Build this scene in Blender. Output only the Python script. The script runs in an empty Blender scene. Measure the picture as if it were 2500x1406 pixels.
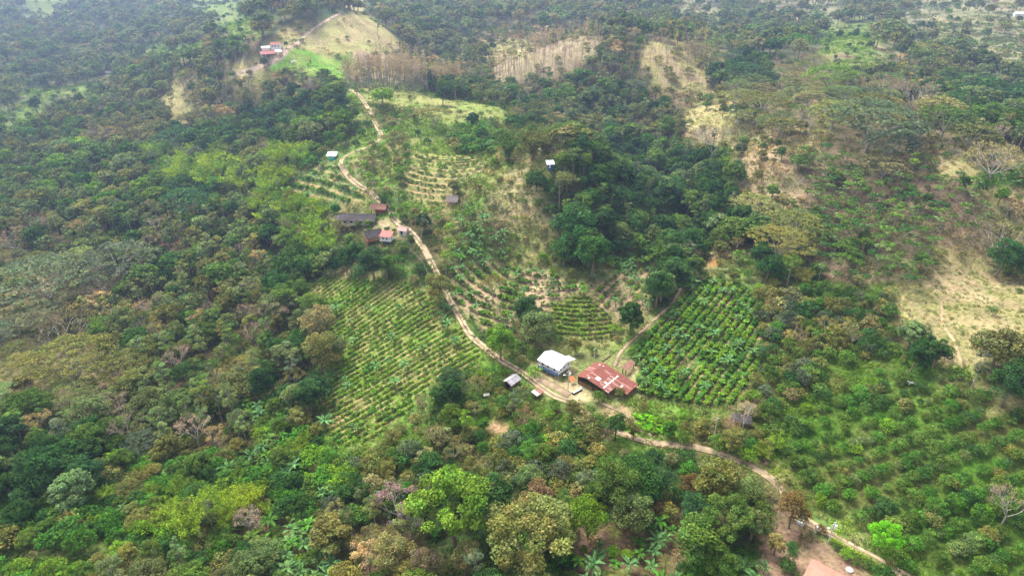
import bpy, math, random
import numpy as np
from mathutils import Vector, Matrix
random.seed(7); rng = np.random.default_rng(7)
S = bpy.context.scene
COL = S.collection
R = math.radians

# ------------------------------------------------------------------ camera, world, sun, exposure
CAMZ = 130.0; PITCH = R(30.0); FPX = 1690.0
cam = bpy.data.cameras.new("camera"); camo = bpy.data.objects.new("camera", cam); COL.objects.link(camo)
camo.location = (0, 0, CAMZ); camo.rotation_euler = (R(90) - PITCH, 0, 0)
cam.sensor_width = 36.0; cam.lens = FPX / 2500 * 36.0; cam.clip_start = 1; cam.clip_end = 9000
S.camera = camo
SUN_EL, SUN_AZ = R(57), R(-35)
w = bpy.data.worlds.new("World"); S.world = w; w.use_nodes = True
nt = w.node_tree; bg = nt.nodes["Background"]
sky = nt.nodes.new("ShaderNodeTexSky"); sky.sky_type = 'NISHITA'; sky.sun_disc = False
sky.sun_elevation = SUN_EL; sky.sun_rotation = SUN_AZ; sky.dust_density = 3.0; sky.air_density = 1.0
hs = nt.nodes.new("ShaderNodeHueSaturation"); hs.inputs['Saturation'].default_value = .25   # overcast: less blue
nt.links.new(sky.outputs[0], hs.inputs['Color']); nt.links.new(hs.outputs[0], bg.inputs[0]); bg.inputs[1].default_value = 0.15
sl = bpy.data.lights.new("sun", 'SUN'); sl.energy = 2.6; sl.angle = R(24); sl.color = (1.0, 0.95, 0.86)
so = bpy.data.objects.new("sun", sl); COL.objects.link(so); so.location = (0, 0, 400)
sd = Vector((math.sin(SUN_AZ) * math.cos(SUN_EL), math.cos(SUN_AZ) * math.cos(SUN_EL), math.sin(SUN_EL)))
so.rotation_euler = sd.to_track_quat('Z', 'Y').to_euler()
S.view_settings.view_transform = 'Standard'; S.view_settings.look = 'None'
S.view_settings.exposure = 1.3; S.view_settings.gamma = 1.0
S.cycles.max_bounces = 4; S.cycles.diffuse_bounces = 2; S.cycles.glossy_bounces = 1
S.cycles.transmission_bounces = 2; S.cycles.transparent_max_bounces = 4; S.cycles.volume_bounces = 0
S.cycles.use_denoising = True

# ------------------------------------------------------------------ projection helpers (photo pixels, 2500 x 1406)
cp, sp = math.cos(PITCH), math.sin(PITCH)
def project(x, y, z):
    x, y, z = np.asarray(x, float), np.asarray(y, float), np.asarray(z, float)
    dz = z - CAMZ
    dep = np.maximum(y * cp - dz * sp, 1.0); up = y * sp + dz * cp
    return 1250 + FPX * x / dep, 703 - FPX * up / dep, dep
def raydir(px, py):
    a = (px - 1250) / FPX; b = (703 - py) / FPX
    return np.array([a, cp + b * sp, -sp + b * cp])

# ------------------------------------------------------------------ noise
def _h(ix, iy, s):
    n = (ix * 374761393 + iy * 668265263 + s * 1274126177) & 0x7fffffff
    n = ((n ^ (n >> 13)) * 1274126177) & 0x7fffffff
    return ((n ^ (n >> 16)) & 0xffff) / 65535.0
def vnoise(x, y, sc, s=0):
    x = np.asarray(x, float) / sc; y = np.asarray(y, float) / sc
    ix = np.floor(x).astype(np.int64); iy = np.floor(y).astype(np.int64)
    fx = x - ix; fy = y - iy; fx = fx * fx * (3 - 2 * fx); fy = fy * fy * (3 - 2 * fy)
    a, b, c, d = _h(ix, iy, s), _h(ix + 1, iy, s), _h(ix, iy + 1, s), _h(ix + 1, iy + 1, s)
    return (a * (1 - fx) + b * fx) * (1 - fy) + (c * (1 - fx) + d * fx) * fy
def fbm(x, y, sc, s=0, o=3):
    t = 0; a = 1; n = 0
    for k in range(o):
        t = t + a * vnoise(x, y, sc / 2 ** k, s + k * 17); n += a; a *= .5
    return t / n

# ------------------------------------------------------------------ terrain height
CTRL = [(-300,1400,-6),(200,1380,-4),(600,1380,-3),(1250,1400,0),(1700,1390,0),(2200,1390,1),(2800,1400,3),
 (300,1200,-8),(700,1150,-6),(1200,1100,-2),(1600,1100,0),(2000,1150,1),(2450,1200,4),(-200,1000,-12),(300,1000,-14),(620,900,-10),
 (820,1050,-5),(800,740,-2),(1000,820,1),(1150,880,2),(1200,950,0),(1365,905,1.5),(1480,930,1),(1700,960,1),(1650,780,2),(1800,730,4),(2050,850,4),(2300,1000,6),(2700,900,12),
 (100,700,-20),(400,620,-16),(620,560,-10),(250,450,-20),(50,300,-24),(500,380,-8),(620,280,0),(400,220,-4),(150,220,-24),(250,110,-26),(60,60,-22),
 (1050,650,9),(960,520,13),(900,560,9),(850,400,18),(810,385,15),(930,320,22),(860,225,26),(760,300,14),(720,430,8),(800,620,2),
 (665,140,30),(760,150,26),(850,34,46),(760,80,38),(560,180,16),(950,80,28),(1000,120,14),(500,60,-6),(650,10,-16),
 (1000,250,22),(1200,260,20),(1120,350,18),(1050,160,6),(1300,220,4),
 (1400,395,33),(1250,420,28),(1340,400,33),(1450,380,26),(1150,480,19),(1200,560,14),(1250,640,6),(1400,640,8),(1420,710,6),(1400,830,0.5),(1230,740,2.5),(1500,760,3),(1550,680,3),
 (1650,450,-9),(1600,580,-4),(1720,560,2),(1550,330,-5),(1450,260,2),(1680,640,2),(1750,300,14),(1740,640,5),
 (1300,170,14),(1400,95,28),(1600,150,22),(1740,190,12),(1250,60,2),(1450,40,-2),(1500,8,-6),
 (1900,560,8),(2080,560,12),(2250,600,14),(2100,430,20),(1850,380,20),(2000,280,28),(2200,310,30),(2350,420,26),(2450,480,20),(2450,730,10),(2280,740,8),(2440,640,6),
 (2050,215,14),(2420,240,4),(2300,120,2),(2070,95,22),(1900,130,2),(2350,40,6),(1900,20,-4),(2750,300,8),(2800,600,16),(-300,500,-18),(-300,150,-20),(2800,60,4)]
def wcoord(x, y):
    yy = np.maximum(np.asarray(y, float), 30.0) + 60
    return np.asarray(x, float) / yy * 1.6, np.log(yy) * 1.5
_C = []
for px, py, z in CTRL:
    d = raydir(px, py); t = (z - CAMZ) / d[2]; _C.append((d[0] * t, d[1] * t, z))
for xx in (-3500, -1500, 0, 1500, 3500): _C.append((xx, 3200, 10)); _C.append((xx, 1900, -10 + 15 * math.sin(xx)))
for xx in (-300, 0, 300): _C.append((xx, -100, 0))
_C = np.array(_C); _a, _b = wcoord(_C[:, 0], _C[:, 1])
def _tps(r2): return np.where(r2 > 1e-12, r2 * np.log(np.maximum(r2, 1e-12)), 0)
n = len(_a)
K = _tps((_a[:, None] - _a[None]) ** 2 + (_b[:, None] - _b[None]) ** 2) + np.eye(n) * 0.0005
P_ = np.stack([np.ones(n), _a, _b], 1)
M_ = np.block([[K, P_], [P_.T, np.zeros((3, 3))]])
W_ = np.linalg.solve(M_, np.concatenate([_C[:, 2], np.zeros(3)]))
def H(x, y):
    x = np.asarray(x, float); y = np.asarray(y, float); shp = np.broadcast(x, y).shape
    xf = np.broadcast_to(x, shp).ravel(); yf = np.broadcast_to(y, shp).ravel(); out = np.empty(len(xf))
    for i in range(0, len(xf), 40000):
        a, b = wcoord(xf[i:i + 40000], yf[i:i + 40000])
        a = np.clip(a, -2.6, 2.6)
        out[i:i + 40000] = _tps((a[:, None] - _a[None]) ** 2 + (b[:, None] - _b[None]) ** 2) @ W_[:n] + W_[n] + W_[n + 1] * a + W_[n + 2] * b
    out = np.clip(out, -34, 52)
    far = np.clip((yf - 250) / 500, 0, 1)
    out = out + (vnoise(xf, yf, 55, 3) - .5) * (2.0 + 5 * far) + (vnoise(xf, yf, 22, 5) - .5) * (0.9 + 1.6 * far) + (vnoise(xf, yf, 170, 9) - .5) * 20 * far + (vnoise(xf, yf, 330, 19) - .5) * 60 * np.clip((yf - 650) / 500, 0, 1)
    return out.reshape(shp)
# ------------------------------------------------------------------ cached grid for speed
def axis(lo_f, hi_f, st, lo, hi, g):
    c = list(np.arange(lo_f, hi_f, st)); s = st
    while c[-1] < hi: s *= g; c.append(c[-1] + s)
    s = st; pre = []; q = lo_f
    while q > lo: s *= g; q -= s; pre.append(q)
    return np.array(pre[::-1] + c)
GX = axis(-210, 270, 1.25, -2600, 2600, 1.035); GY = axis(85, 430, 1.25, -300, 3300, 1.018)
GXX, GYY = np.meshgrid(GX, GY); GZ = H(GXX, GYY)
def Hq(x, y):
    x = np.asarray(x, float); y = np.asarray(y, float)
    i = np.clip(np.searchsorted(GX, x) - 1, 0, len(GX) - 2); j = np.clip(np.searchsorted(GY, y) - 1, 0, len(GY) - 2)
    fx = np.clip((x - GX[i]) / (GX[i + 1] - GX[i]), 0, 1); fy = np.clip((y - GY[j]) / (GY[j + 1] - GY[j]), 0, 1)
    return (GZ[j, i] * (1 - fx) + GZ[j, i + 1] * fx) * (1 - fy) + (GZ[j + 1, i] * (1 - fx) + GZ[j + 1, i + 1] * fx) * fy
def at(px, py, off=0.0):
    """the point of the land (raised by off) seen at a photo pixel"""
    d = raydir(px, py); t = np.linspace(90, 2600, 1700); q = np.array([0, 0, CAMZ])[None] + d[None] * t[:, None]
    f = q[:, 2] - Hq(q[:, 0], q[:, 1]) - off; k = np.argmax(f < 0)
    if k == 0: k = len(t) - 1
    a, b = t[k - 1], t[k]
    for _ in range(18):
        m = (a + b) / 2; p = d * m
        if p[2] + CAMZ - Hq(p[0], p[1]) - off < 0: b = m
        else: a = m
    p = d * b
    return Vector((p[0], p[1], float(Hq(p[0], p[1]))))

# ------------------------------------------------------------------ land-use map of the place (rows of 50 px, run lengths)
ROWS = """h1 g2 h6 g3 h5 d1 h15 m2 h2 m4 h3 m6
h10 g3 h1 d5 h4 S2 S4 O3 h5 h3 g3 h1 m6
h7 g3 O3 .1 d5 S2 O3 d2 T3 Y2 U3 R1 h3 h2 g3 m7
h7 O4 d2 g4 T4 Y2 O1 T4 O3 U4 D3 R4 O4 h4
h1 g4 O3 d1 Y2 Y4 O1 D1 g4 D2 O1 O8 S3 R5 R4 O2 D4
g2 O6 d1 Y3 D5 g1 s3 s2 g2 O8 d3 R3 R7 D4
M4 Y4 D3 D3 M3 g1 s2 g2 G2 V3 O2 O4 S3 S4 R8 O2
M5 M2 B4 O2 B2 G1 .1 s3 g4 e2 e2 D6 G2 S2 P4 R2 S3 S3
M7 B5 B2 .4 s2 .3 e4 D2 D7 S3 P7 d2 G2
M8 D2 M2 B3 .2 s2 .2 s1 e5 D8 D1 S3 P9 d2
O12 B4 .3 s3 b2 e3 D5 b1 D4 R2 P9 S2
O14 B2 O2 .1 D2 s1 b3 s2 D9 D1 R2 P7 S2 S2
R6 O7 D3 D2 D3 .1 b3 s2 D2 b3 D2 S3 V2 P7 d2 D2
R6 O7 D3 .4 D2 .7 .3 D2 .2 s1 D3 P3 P3 d4
R4 R1 O8 D2 .6 D1 .10 D1 .4 f4 f3 d6
R2 Y6 O8 .7 .2 D2 .3 D1 .6 f7 d6
R2 Y3 O11 .7 D4 s3 g1 .6 f7 D2 d2 S2
R6 O10 .7 s2 s1 .5 .6 f3 K5 D1 S4
R6 O6 D3 b2 .4 D2 f2 .6 .6 f4 K5 s2 D2
R5 O7 b2 D2 .5 D2 f4 .3 s1 s5 f2 K10 d2
O12 b2 O2 .3 s2 f9 g2 f5 K13
D5 O7 b2 G2 s2 f12 s3 f2 G3 K12
D5 G7 b2 G3 f13 D4 s3 g1 K12
D5 G7 G5 f13 D4 O3 s1 K12
G8 B4 G3 f3 f2 D4 O4 D4 O5 Y1 K12
G8 B3 b3 b2 O3 D5 O4 D3 c2 D4 .3 g3 K7
s7 G4 b4 g1 O4 D8 c5 D4 .5 K8
G5 O8 b3 O4 D8 c5 G4 .5 K8""".split("\n")
CELL = np.array([[ord(c) for t in r.split() for c in t[0] * int(t[1:])] for r in ROWS])
assert CELL.shape == (28, 50), CELL.shape
POLY = {'pasture': [(880,215),(960,212),(1060,240),(1140,248),(1225,262),(1240,280),(1150,300),(1090,300),(1010,262),(900,250)], 'drypasture': [(2215,735),(2290,655),(2340,650),(2510,690),(2600,720),(2600,830),(2500,835),(2400,880),(2350,890),(2300,850)],
 'hilltop': [(735,110),(790,62),(850,30),(905,45),(960,85),(985,110),(900,125),(800,122)], 'greenhill': [(650,165),(710,118),(780,135),(850,160),(835,195),(760,185),(700,178)], # fields and yards, outlines in photo pixels
 'leftfield': [(735,690),(800,678),(1000,690),(1060,730),(1110,760),(1180,850),(1182,885),(1120,905),(1050,945),(1000,1000),(900,1080),(830,1090),(775,1035),(790,960),(830,880),(800,800),(745,740)],
 'rightfield': [(1560,960),(1540,900),(1545,860),(1600,800),(1685,705),(1740,680),(1830,705),(1850,780),(1865,850),(1850,900),(1810,985),(1750,990),(1640,980)],
 'midterrace': [(1095,655),(1180,640),(1290,655),(1425,695),(1345,755),(1250,770),(1262,815),(1180,805),(1112,742)],
 'fanterrace': [(1415,715),(1470,755),(1505,795),(1495,820),(1440,832),(1330,805),(1335,765)],
 'rightterrace': [(1425,705),(1500,665),(1590,650),(1608,690),(1592,750),(1530,785),(1470,750)],
 'upperterrace': [(705,450),(760,415),(825,400),(905,468),(880,492),(800,494),(720,482)],
 'knollterrace': [(985,435),(1012,378),(1185,378),(1192,412),(1115,438),(1105,490),(1050,510),(985,465)],
 'farmyard': [(1290,885),(1330,868),(1500,868),(1560,885),(1565,950),(1480,975),(1400,985),(1335,975),(1290,930)],
 'houseyard': [(1858,1300),(1880,1235),(1925,1225),(1990,1305),(2110,1380),(2140,1430),(1840,1430)],
 'midyard': [(905,545),(955,532),(1002,572),(985,588),(930,560)],
 'topyard': [(560,190),(605,168),(650,145),(700,112),(715,120),(685,145),(640,170)],
 'scar': [(1724,634),(1746,630),(1752,650),(1727,656)],
 'clear1': [(1185,1030),(1215,1020),(1250,1040),(1240,1060),(1190,1058)],
 'drypath': [(1170,1180),(1200,1180),(1190,1250),(1170,1240)],
 'bean': [(1545,1010),(1600,1020),(1640,1050),(1600,1062),(1548,1040)],
 'track': [(1440,985),(1530,990),(1560,1040),(1470,1020)],
}
def inpoly(px, py, poly):
    r = np.zeros(np.shape(px), bool); n = len(poly); j = n - 1
    for i in range(n):
        xi, yi = poly[i]; xj, yj = poly[j]
        if yi != yj: r ^= ((yi > py) != (yj > py)) & (px < (xj - xi) * (py - yi) / (yj - yi) + xi)
        j = i
    return r
def code_at(px, py, x, y):
    jx = (fbm(x, y, 30, 21, 2) - .5) * 90; jy = (fbm(x, y, 30, 57, 2) - .5) * 70
    c = np.clip(((px + jx) // 50).astype(int), 0, 49); r = np.clip(((py + jy) // 50).astype(int), 0, 27)
    return CELL[r, c]
GC = {'M': ((.05,.075,.02), (.10,.09,.04)), 'e': ((.17,.20,.05), (.33,.26,.14)),  # ground cover colours per land use: two mixed by patches, forest floors darkened to deepen tree shade
 'D': ((.03,.05,.015), (.08,.06,.03)), 'O': ((.05,.055,.02), (.12,.075,.05)), 'R': ((.24,.17,.105), (.12,.11,.05)), 'G': ((.06,.14,.012), (.035,.07,.012)),
 'h': ((.06,.085,.035), (.14,.12,.07)), 'm': ((.30,.23,.15), (.17,.18,.08)), 'g': ((.13,.19,.04), (.2,.2,.07)), 'd': ((.36,.28,.14), (.25,.22,.09)),
 'Y': ((.22,.16,.08), (.12,.11,.05)), 'T': ((.33,.23,.16), (.26,.2,.12)), 'U': ((.33,.23,.14), (.28,.24,.1)), 'L': ((.24,.17,.1), (.15,.14,.06)),
 'S': ((.32,.22,.14), (.18,.17,.07)), 's': ((.12,.19,.035), (.22,.19,.08)), 'B': ((.1,.12,.03), (.16,.15,.05)), 'V': ((.1,.1,.03), (.17,.12,.06)),
 'b': ((.08,.15,.03), (.2,.14,.08)), 'P': ((.19,.125,.085), (.13,.125,.05)), 'K': ((.06,.125,.015), (.10,.105,.03)), 'f': ((.07,.125,.015), (.13,.09,.045)),
 'c': ((.25,.15,.11), (.16,.11,.06)), '.': ((.1,.15,.04), (.2,.16,.08))}
lut = np.zeros((128, 6))
for k, (a, b) in GC.items(): lut[ord(k)] = a + b
PG = {'pasture': ((.20,.23,.06), (.26,.24,.09)), 'drypasture': ((.30,.22,.125), (.22,.19,.08)), 'hilltop': ((.30,.27,.11), (.36,.27,.15)), 'greenhill': ((.12,.25,.03), (.2,.25,.06)), 'leftfield': ((.10,.18,.022), (.16,.16,.05)), 'rightfield': ((.06,.15,.025), (.14,.13,.05)), 'midterrace': ((.36,.25,.16), (.17,.17,.06)),
 'fanterrace': ((.19,.15,.07), (.13,.18,.035)), 'rightterrace': ((.25,.19,.12), (.13,.17,.05)), 'upperterrace': ((.1,.17,.04), (.16,.18,.06)),
 'knollterrace': ((.17,.2,.05), (.21,.18,.08)), 'farmyard': ((.16,.17,.06), (.42,.31,.19)), 'houseyard': ((.28,.17,.12), (.21,.14,.09)),
 'midyard': ((.36,.26,.17), (.24,.2,.1)), 'topyard': ((.48,.33,.24), (.42,.32,.2)), 'scar': ((.5,.23,.06), (.33,.2,.1)), 'clear1': ((.45,.28,.16), (.36,.22,.13)),
 'drypath': ((.26,.16,.11), (.2,.14,.08)), 'bean': ((.09,.26,.015), (.08,.2,.02)), 'track': ((.3,.2,.12), (.2,.17,.08))}

# ------------------------------------------------------------------ materials
def newmat(name):
    m = bpy.data.materials.new(name); m.use_nodes = True; t = m.node_tree; t.nodes.clear()
    o = t.nodes.new("ShaderNodeOutputMaterial"); return m, t, o
def node(t, typ, **k):
    nd = t.nodes.new(typ)
    for a, v in k.items(): setattr(nd, a, v)
    return nd
def noise_ramp(t, scale, lo, hi, coord, detail=4):
    nz = node(t, "ShaderNodeTexNoise"); nz.inputs['Scale'].default_value = scale; nz.inputs['Detail'].default_value = detail
    t.links.new(coord, nz.inputs['Vector'])
    mr = node(t, "ShaderNodeMapRange"); mr.inputs['From Min'].default_value = .3; mr.inputs['From Max'].default_value = .7
    mr.inputs['To Min'].default_value = lo; mr.inputs['To Max'].default_value = hi
    t.links.new(nz.outputs['Fac'], mr.inputs['Value']); return mr.outputs[0]
def vmul(t, a, b):
    v = node(t, "ShaderNodeVectorMath", operation='MULTIPLY')
    t.links.new(a, v.inputs[0])
    if isinstance(b, tuple): v.inputs[1].default_value = b
    else: t.links.new(b, v.inputs[1])
    return v.outputs[0]
def math_(t, op, a, b=None, clamp=False):
    m = node(t, "ShaderNodeMath", operation=op); m.use_clamp = clamp
    for i, v in enumerate((a, b)):
        if v is None: continue
        if isinstance(v, (int, float)): m.inputs[i].default_value = v
        else: t.links.new(v, m.inputs[i])
    return m.outputs[0]
def plain(name, col, rough=.8, var=.25, scale=2.0, metal=0, stripes=None, bump=0):
    m, t, o = newmat(name); p = node(t, "ShaderNodeBsdfPrincipled"); t.links.new(p.outputs[0], o.inputs[0])
    p.inputs['Roughness'].default_value = rough; p.inputs['Metallic'].default_value = metal; p.inputs['Specular IOR Level'].default_value = .25
    tc = node(t, "ShaderNodeTexCoord"); f = noise_ramp(t, scale, 1 - var, 1 + var, tc.outputs['Object'])
    rgb = node(t, "ShaderNodeRGB"); rgb.outputs[0].default_value = (*col, 1); c = vmul(t, rgb.outputs[0], f)
    if stripes:  # stripes: (axis, per metre, second colour, amount)
        ax, per, c2, am = stripes
        sx = node(t, "ShaderNodeSeparateXYZ"); t.links.new(tc.outputs['Object'], sx.inputs[0])
        q = math_(t, 'FLOOR', math_(t, 'MULTIPLY', sx.outputs[ax], per)); oth = math_(t, 'FLOOR', math_(t, 'MULTIPLY', sx.outputs[1 - ax], .4))
        cm = node(t, "ShaderNodeCombineXYZ"); t.links.new(q, cm.inputs[0]); t.links.new(oth, cm.inputs[1])
        wn = node(t, "ShaderNodeTexWhiteNoise"); t.links.new(cm.outputs[0], wn.inputs['Vector'])
        k = math_(t, 'GREATER_THAN', wn.outputs['Value'], 1 - am)
        k = math_(t, 'MULTIPLY', k, noise_ramp(t, .8, .2, 1, tc.outputs['Object']), True)
        mx = node(t, "ShaderNodeMix", data_type='RGBA'); t.links.new(k, mx.inputs[0]); t.links.new(c, mx.inputs[6]); mx.inputs[7].default_value = (*c2, 1); c = mx.outputs[2]
        wv = math_(t, 'SINE', math_(t, 'MULTIPLY', sx.outputs[ax], 6.283 * 4))
        bp = node(t, "ShaderNodeBump"); bp.inputs['Strength'].default_value = .6; bp.inputs['Distance'].default_value = .04
        t.links.new(wv, bp.inputs['Height']); t.links.new(bp.outputs[0], p.inputs['Normal'])
    t.links.new(c, p.inputs['Base Color']); return m
def leafmat(name, trans=.3):
    m, t, o = newmat(name)
    ti = node(t, "ShaderNodeAttribute", attribute_type='INSTANCER', attribute_name='tint')
    lv = node(t, "ShaderNodeAttribute", attribute_type='GEOMETRY', attribute_name='lv')
    c = vmul(t, ti.outputs['Vector'], lv.outputs['Vector'])
    d = node(t, "ShaderNodeBsdfDiffuse"); tr = node(t, "ShaderNodeBsdfTranslucent"); mx = node(t, "ShaderNodeMixShader"); mx.inputs[0].default_value = trans
    t.links.new(c, d.inputs[0]); t.links.new(vmul(t, c, (1.15, 1.2, .6)), tr.inputs[0])
    t.links.new(d.outputs[0], mx.inputs[1]); t.links.new(tr.outputs[0], mx.inputs[2]); t.links.new(mx.outputs[0], o.inputs[0])
    return m
LEAF = leafmat("foliage", .25)
BARKP = plain("pale_bark", (.32, .285, .24), .9, .3, 3); BARKB = plain("brown_bark", (.2, .15, .1), .9, .3, 3)
TWIG = leafmat("twigs", 0.0)

# ------------------------------------------------------------------ mesh helpers
def mesh_from(name, V, F, mats, mi=None, lv=None, smooth=False):
    me = bpy.data.meshes.new(name); V = np.asarray(V, np.float32)
    nf = len(F); ls = np.array([len(f) for f in F], np.int32); li = np.fromiter((i for f in F for i in f), np.int32, int(ls.sum()))
    me.vertices.add(len(V)); me.vertices.foreach_set('co', V.ravel()); me.loops.add(len(li)); me.loops.foreach_set('vertex_index', li)
    me.polygons.add(nf); me.polygons.foreach_set('loop_start', np.concatenate([[0], np.cumsum(ls)[:-1]]).astype(np.int32))
    for m in mats: me.materials.append(m)
    if mi is not None: me.polygons.foreach_set('material_index', np.asarray(mi, np.int32))
    if lv is not None:
        a = me.attributes.new('lv', 'FLOAT_VECTOR', 'FACE'); a.data.foreach_set('vector', np.asarray(lv, np.float32).ravel())
    me.polygons.foreach_set('use_smooth', np.full(nf, smooth, bool))
    me.update(calc_edges=True); return me
class MB:
    def __init__(s): s.v = []; s.f = []
    def quad(s, *p):
        b = len(s.v); s.v += [tuple(q) for q in p]; s.f.append(tuple(range(b, b + len(p)))); return s
    def box(s, c, d, rot=0):
        x, y, z = (q / 2 for q in d); cr, sr = math.cos(rot), math.sin(rot); b = len(s.v)
        for sx, sy, sz in ((-1,-1,-1),(1,-1,-1),(1,1,-1),(-1,1,-1),(-1,-1,1),(1,-1,1),(1,1,1),(-1,1,1)):
            s.v.append((c[0] + sx * x * cr - sy * y * sr, c[1] + sx * x * sr + sy * y * cr, c[2] + sz * z))
        for f in ((0,3,2,1),(4,5,6,7),(0,1,5,4),(1,2,6,5),(2,3,7,6),(3,0,4,7)): s.f.append(tuple(b + i for i in f))
        return s
    def slab(s, p, th=.06):
        """a sheet given by its top corners, th thick"""
        n = len(p); b = len(s.v); s.v += [tuple(q) for q in p] + [(q[0], q[1], q[2] - th) for q in p]
        s.f.append(tuple(range(b, b + n))); s.f.append(tuple(range(b + 2 * n - 1, b + n - 1, -1)))
        for i in range(n): j = (i + 1) % n; s.f.append((b + i, b + n + i, b + n + j, b + j))
        return s
    def tube(s, a, c, r0, r1, n=5):
        a, c = Vector(a), Vector(c); d = (c - a).normalized(); u = d.orthogonal().normalized(); v = d.cross(u); b = len(s.v)
        for q, r in ((a, r0), (c, r1)):
            for i in range(n): t = 6.2832 * i / n; s.v.append(tuple(q + (u * math.cos(t) + v * math.sin(t)) * r))
        for i in range(n): j = (i + 1) % n; s.f.append((b + i, b + j, b + n + j, b + n + i))
        s.f.append(tuple(b + n + i for i in range(n))); return s
    def mesh(s, name, mat, lv=None, smooth=False): return mesh_from(name, s.v, s.f, [mat], None, lv, smooth)
    def obj(s, name, mat, parent=None, loc=None):
        o = bpy.data.objects.new(name, s.mesh(name, mat)); COL.objects.link(o)
        if parent: o.parent = parent
        if loc is not None: o.location = loc
        return o
def thing(name, label, cat, loc, rz=0, group=None):
    o = bpy.data.objects.new(name, None); COL.objects.link(o); o.empty_display_size = .5
    o.location = loc; o.rotation_euler = (0, 0, rz); o['label'] = label; o['category'] = cat
    if group: o['group'] = group
    return o

# ------------------------------------------------------------------ the land
PX, PY, DEP = project(GXX, GYY, GZ)
codes = code_at(PX, PY, GXX, GYY)
mix = np.clip((fbm(GXX, GYY, 14, 77, 3) - .35) * 3.2, 0, 1)[..., None]
base = lut[codes]; colr = base[..., :3] * (1 - mix) + base[..., 3:] * mix
# soften region borders
def blur(a):
    return (a + np.roll(a, 1, 0) + np.roll(a, -1, 0) + np.roll(a, 1, 1) + np.roll(a, -1, 1)) / 5
for _ in range(2): colr = blur(colr)
FIELDMASK = np.zeros(GZ.shape, bool); rowu = np.zeros(GZ.shape); rowm = np.zeros(GZ.shape)
def line_u(a, b):
    A, B = at(*a), at(*b); d = (B - A); d.z = 0; d.normalize(); return (A, d)
ROWDEF = {  # how the rows of each field run: straight (two pixels on one row) or arcs about a point; spacing in metres, soil strength
 'leftfield': ('line', (800,1045), (1080,882), 2.2, .65), 'rightfield': ('line', (1620,878), (1712,768), 2.6, .6),
 'midterrace': ('arc', (1390,470), 4.2, .0), 'fanterrace': ('arc', (1415,640), 2.1, .55), 'rightterrace': ('line', (1470,745), (1560,660), 3.0, .9),
 'upperterrace': ('line', (715,440), (850,480), 4.2, .9), 'knollterrace': ('arc', (1215,350), 3.8, .75)}
ROWW = {}
nj = (fbm(GXX, GYY, 9, 5, 2) - .5) * 1.0
for nm, poly in POLY.items():
    wx = (vnoise(GXX, GYY, 6, 31) - .5) * 10; wy = (vnoise(GXX, GYY, 6, 41) - .5) * 7
    m = inpoly(PX + wx, PY + wy, poly); FIELDMASK |= m; a, b = PG[nm]
    mm = np.clip((fbm(GXX, GYY, 9, 177, 3) - .35) * 3.2, 0, 1)[..., None]
    colr = np.where(m[..., None], np.array(a) * (1 - mm) + np.array(b) * mm, colr)
    if nm in ROWDEF:
        rd = ROWDEF[nm]
        if rd[0] == 'line':
            A, d = line_u(rd[1], rd[2]); u = -(GXX - A.x) * d.y + (GYY - A.y) * d.x; ROWW[nm] = ('line', A, d, rd[3])
        else:
            A = at(*rd[1]); u = np.hypot(GXX - A.x, GYY - A.y); ROWW[nm] = ('arc', A, None, rd[2])
        rowu = np.where(m, (u + nj * .5) / rd[-2], rowu); rowm = np.where(m, rd[-1], rowm)
colr = blur(colr)
terr = bpy.data.meshes.new("terrain"); ny, nx = GZ.shape
V = np.stack([GXX, GYY, GZ], -1).reshape(-1, 3).astype(np.float32); idx = np.arange(ny * nx).reshape(ny, nx)
Q = np.stack([idx[:-1, :-1], idx[:-1, 1:], idx[1:, 1:], idx[1:, :-1]], -1).reshape(-1, 4).astype(np.int32)
terr.vertices.add(len(V)); terr.vertices.foreach_set('co', V.ravel()); terr.loops.add(Q.size); terr.loops.foreach_set('vertex_index', Q.ravel())
terr.polygons.add(len(Q)); terr.polygons.foreach_set('loop_start', np.arange(0, Q.size, 4, dtype=np.int32)); terr.polygons.foreach_set('use_smooth', np.ones(len(Q), bool))
ca = terr.attributes.new('gcol', 'FLOAT_COLOR', 'POINT'); ca.data.foreach_set('color', np.concatenate([colr, np.ones(colr.shape[:2] + (1,))], -1).astype(np.float32).ravel())
for nm, arr in (('rowu', rowu), ('rowm', rowm)):
    q = terr.attributes.new(nm, 'FLOAT', 'POINT'); q.data.foreach_set('value', arr.astype(np.float32).ravel())
terr.update(calc_edges=True)
gm, t, o = newmat("land_cover"); p = node(t, "ShaderNodeBsdfPrincipled"); t.links.new(p.outputs[0], o.inputs[0]); p.inputs['Roughness'].default_value = 1; p.inputs['Specular IOR Level'].default_value = .05
at_ = lambda nme: node(t, "ShaderNodeAttribute", attribute_type='GEOMETRY', attribute_name=nme)
tc = node(t, "ShaderNodeTexCoord"); pos = tc.outputs['Object']
c = vmul(t, at_('gcol').outputs['Color'], noise_ramp(t, .9, .62, 1.4, pos, 5)); c = vmul(t, c, noise_ramp(t, .12, .75, 1.25, pos, 4))
# colour patches: straw and green
n1 = noise_ramp(t, .35, 0, .45, pos, 6); mx = node(t, "ShaderNodeMix", data_type='RGBA'); t.links.new(n1, mx.inputs[0]); t.links.new(c, mx.inputs[6])
t.links.new(vmul(t, c, (.62, .95, .6)), mx.inputs[7]); c = mx.outputs[2]
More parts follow.
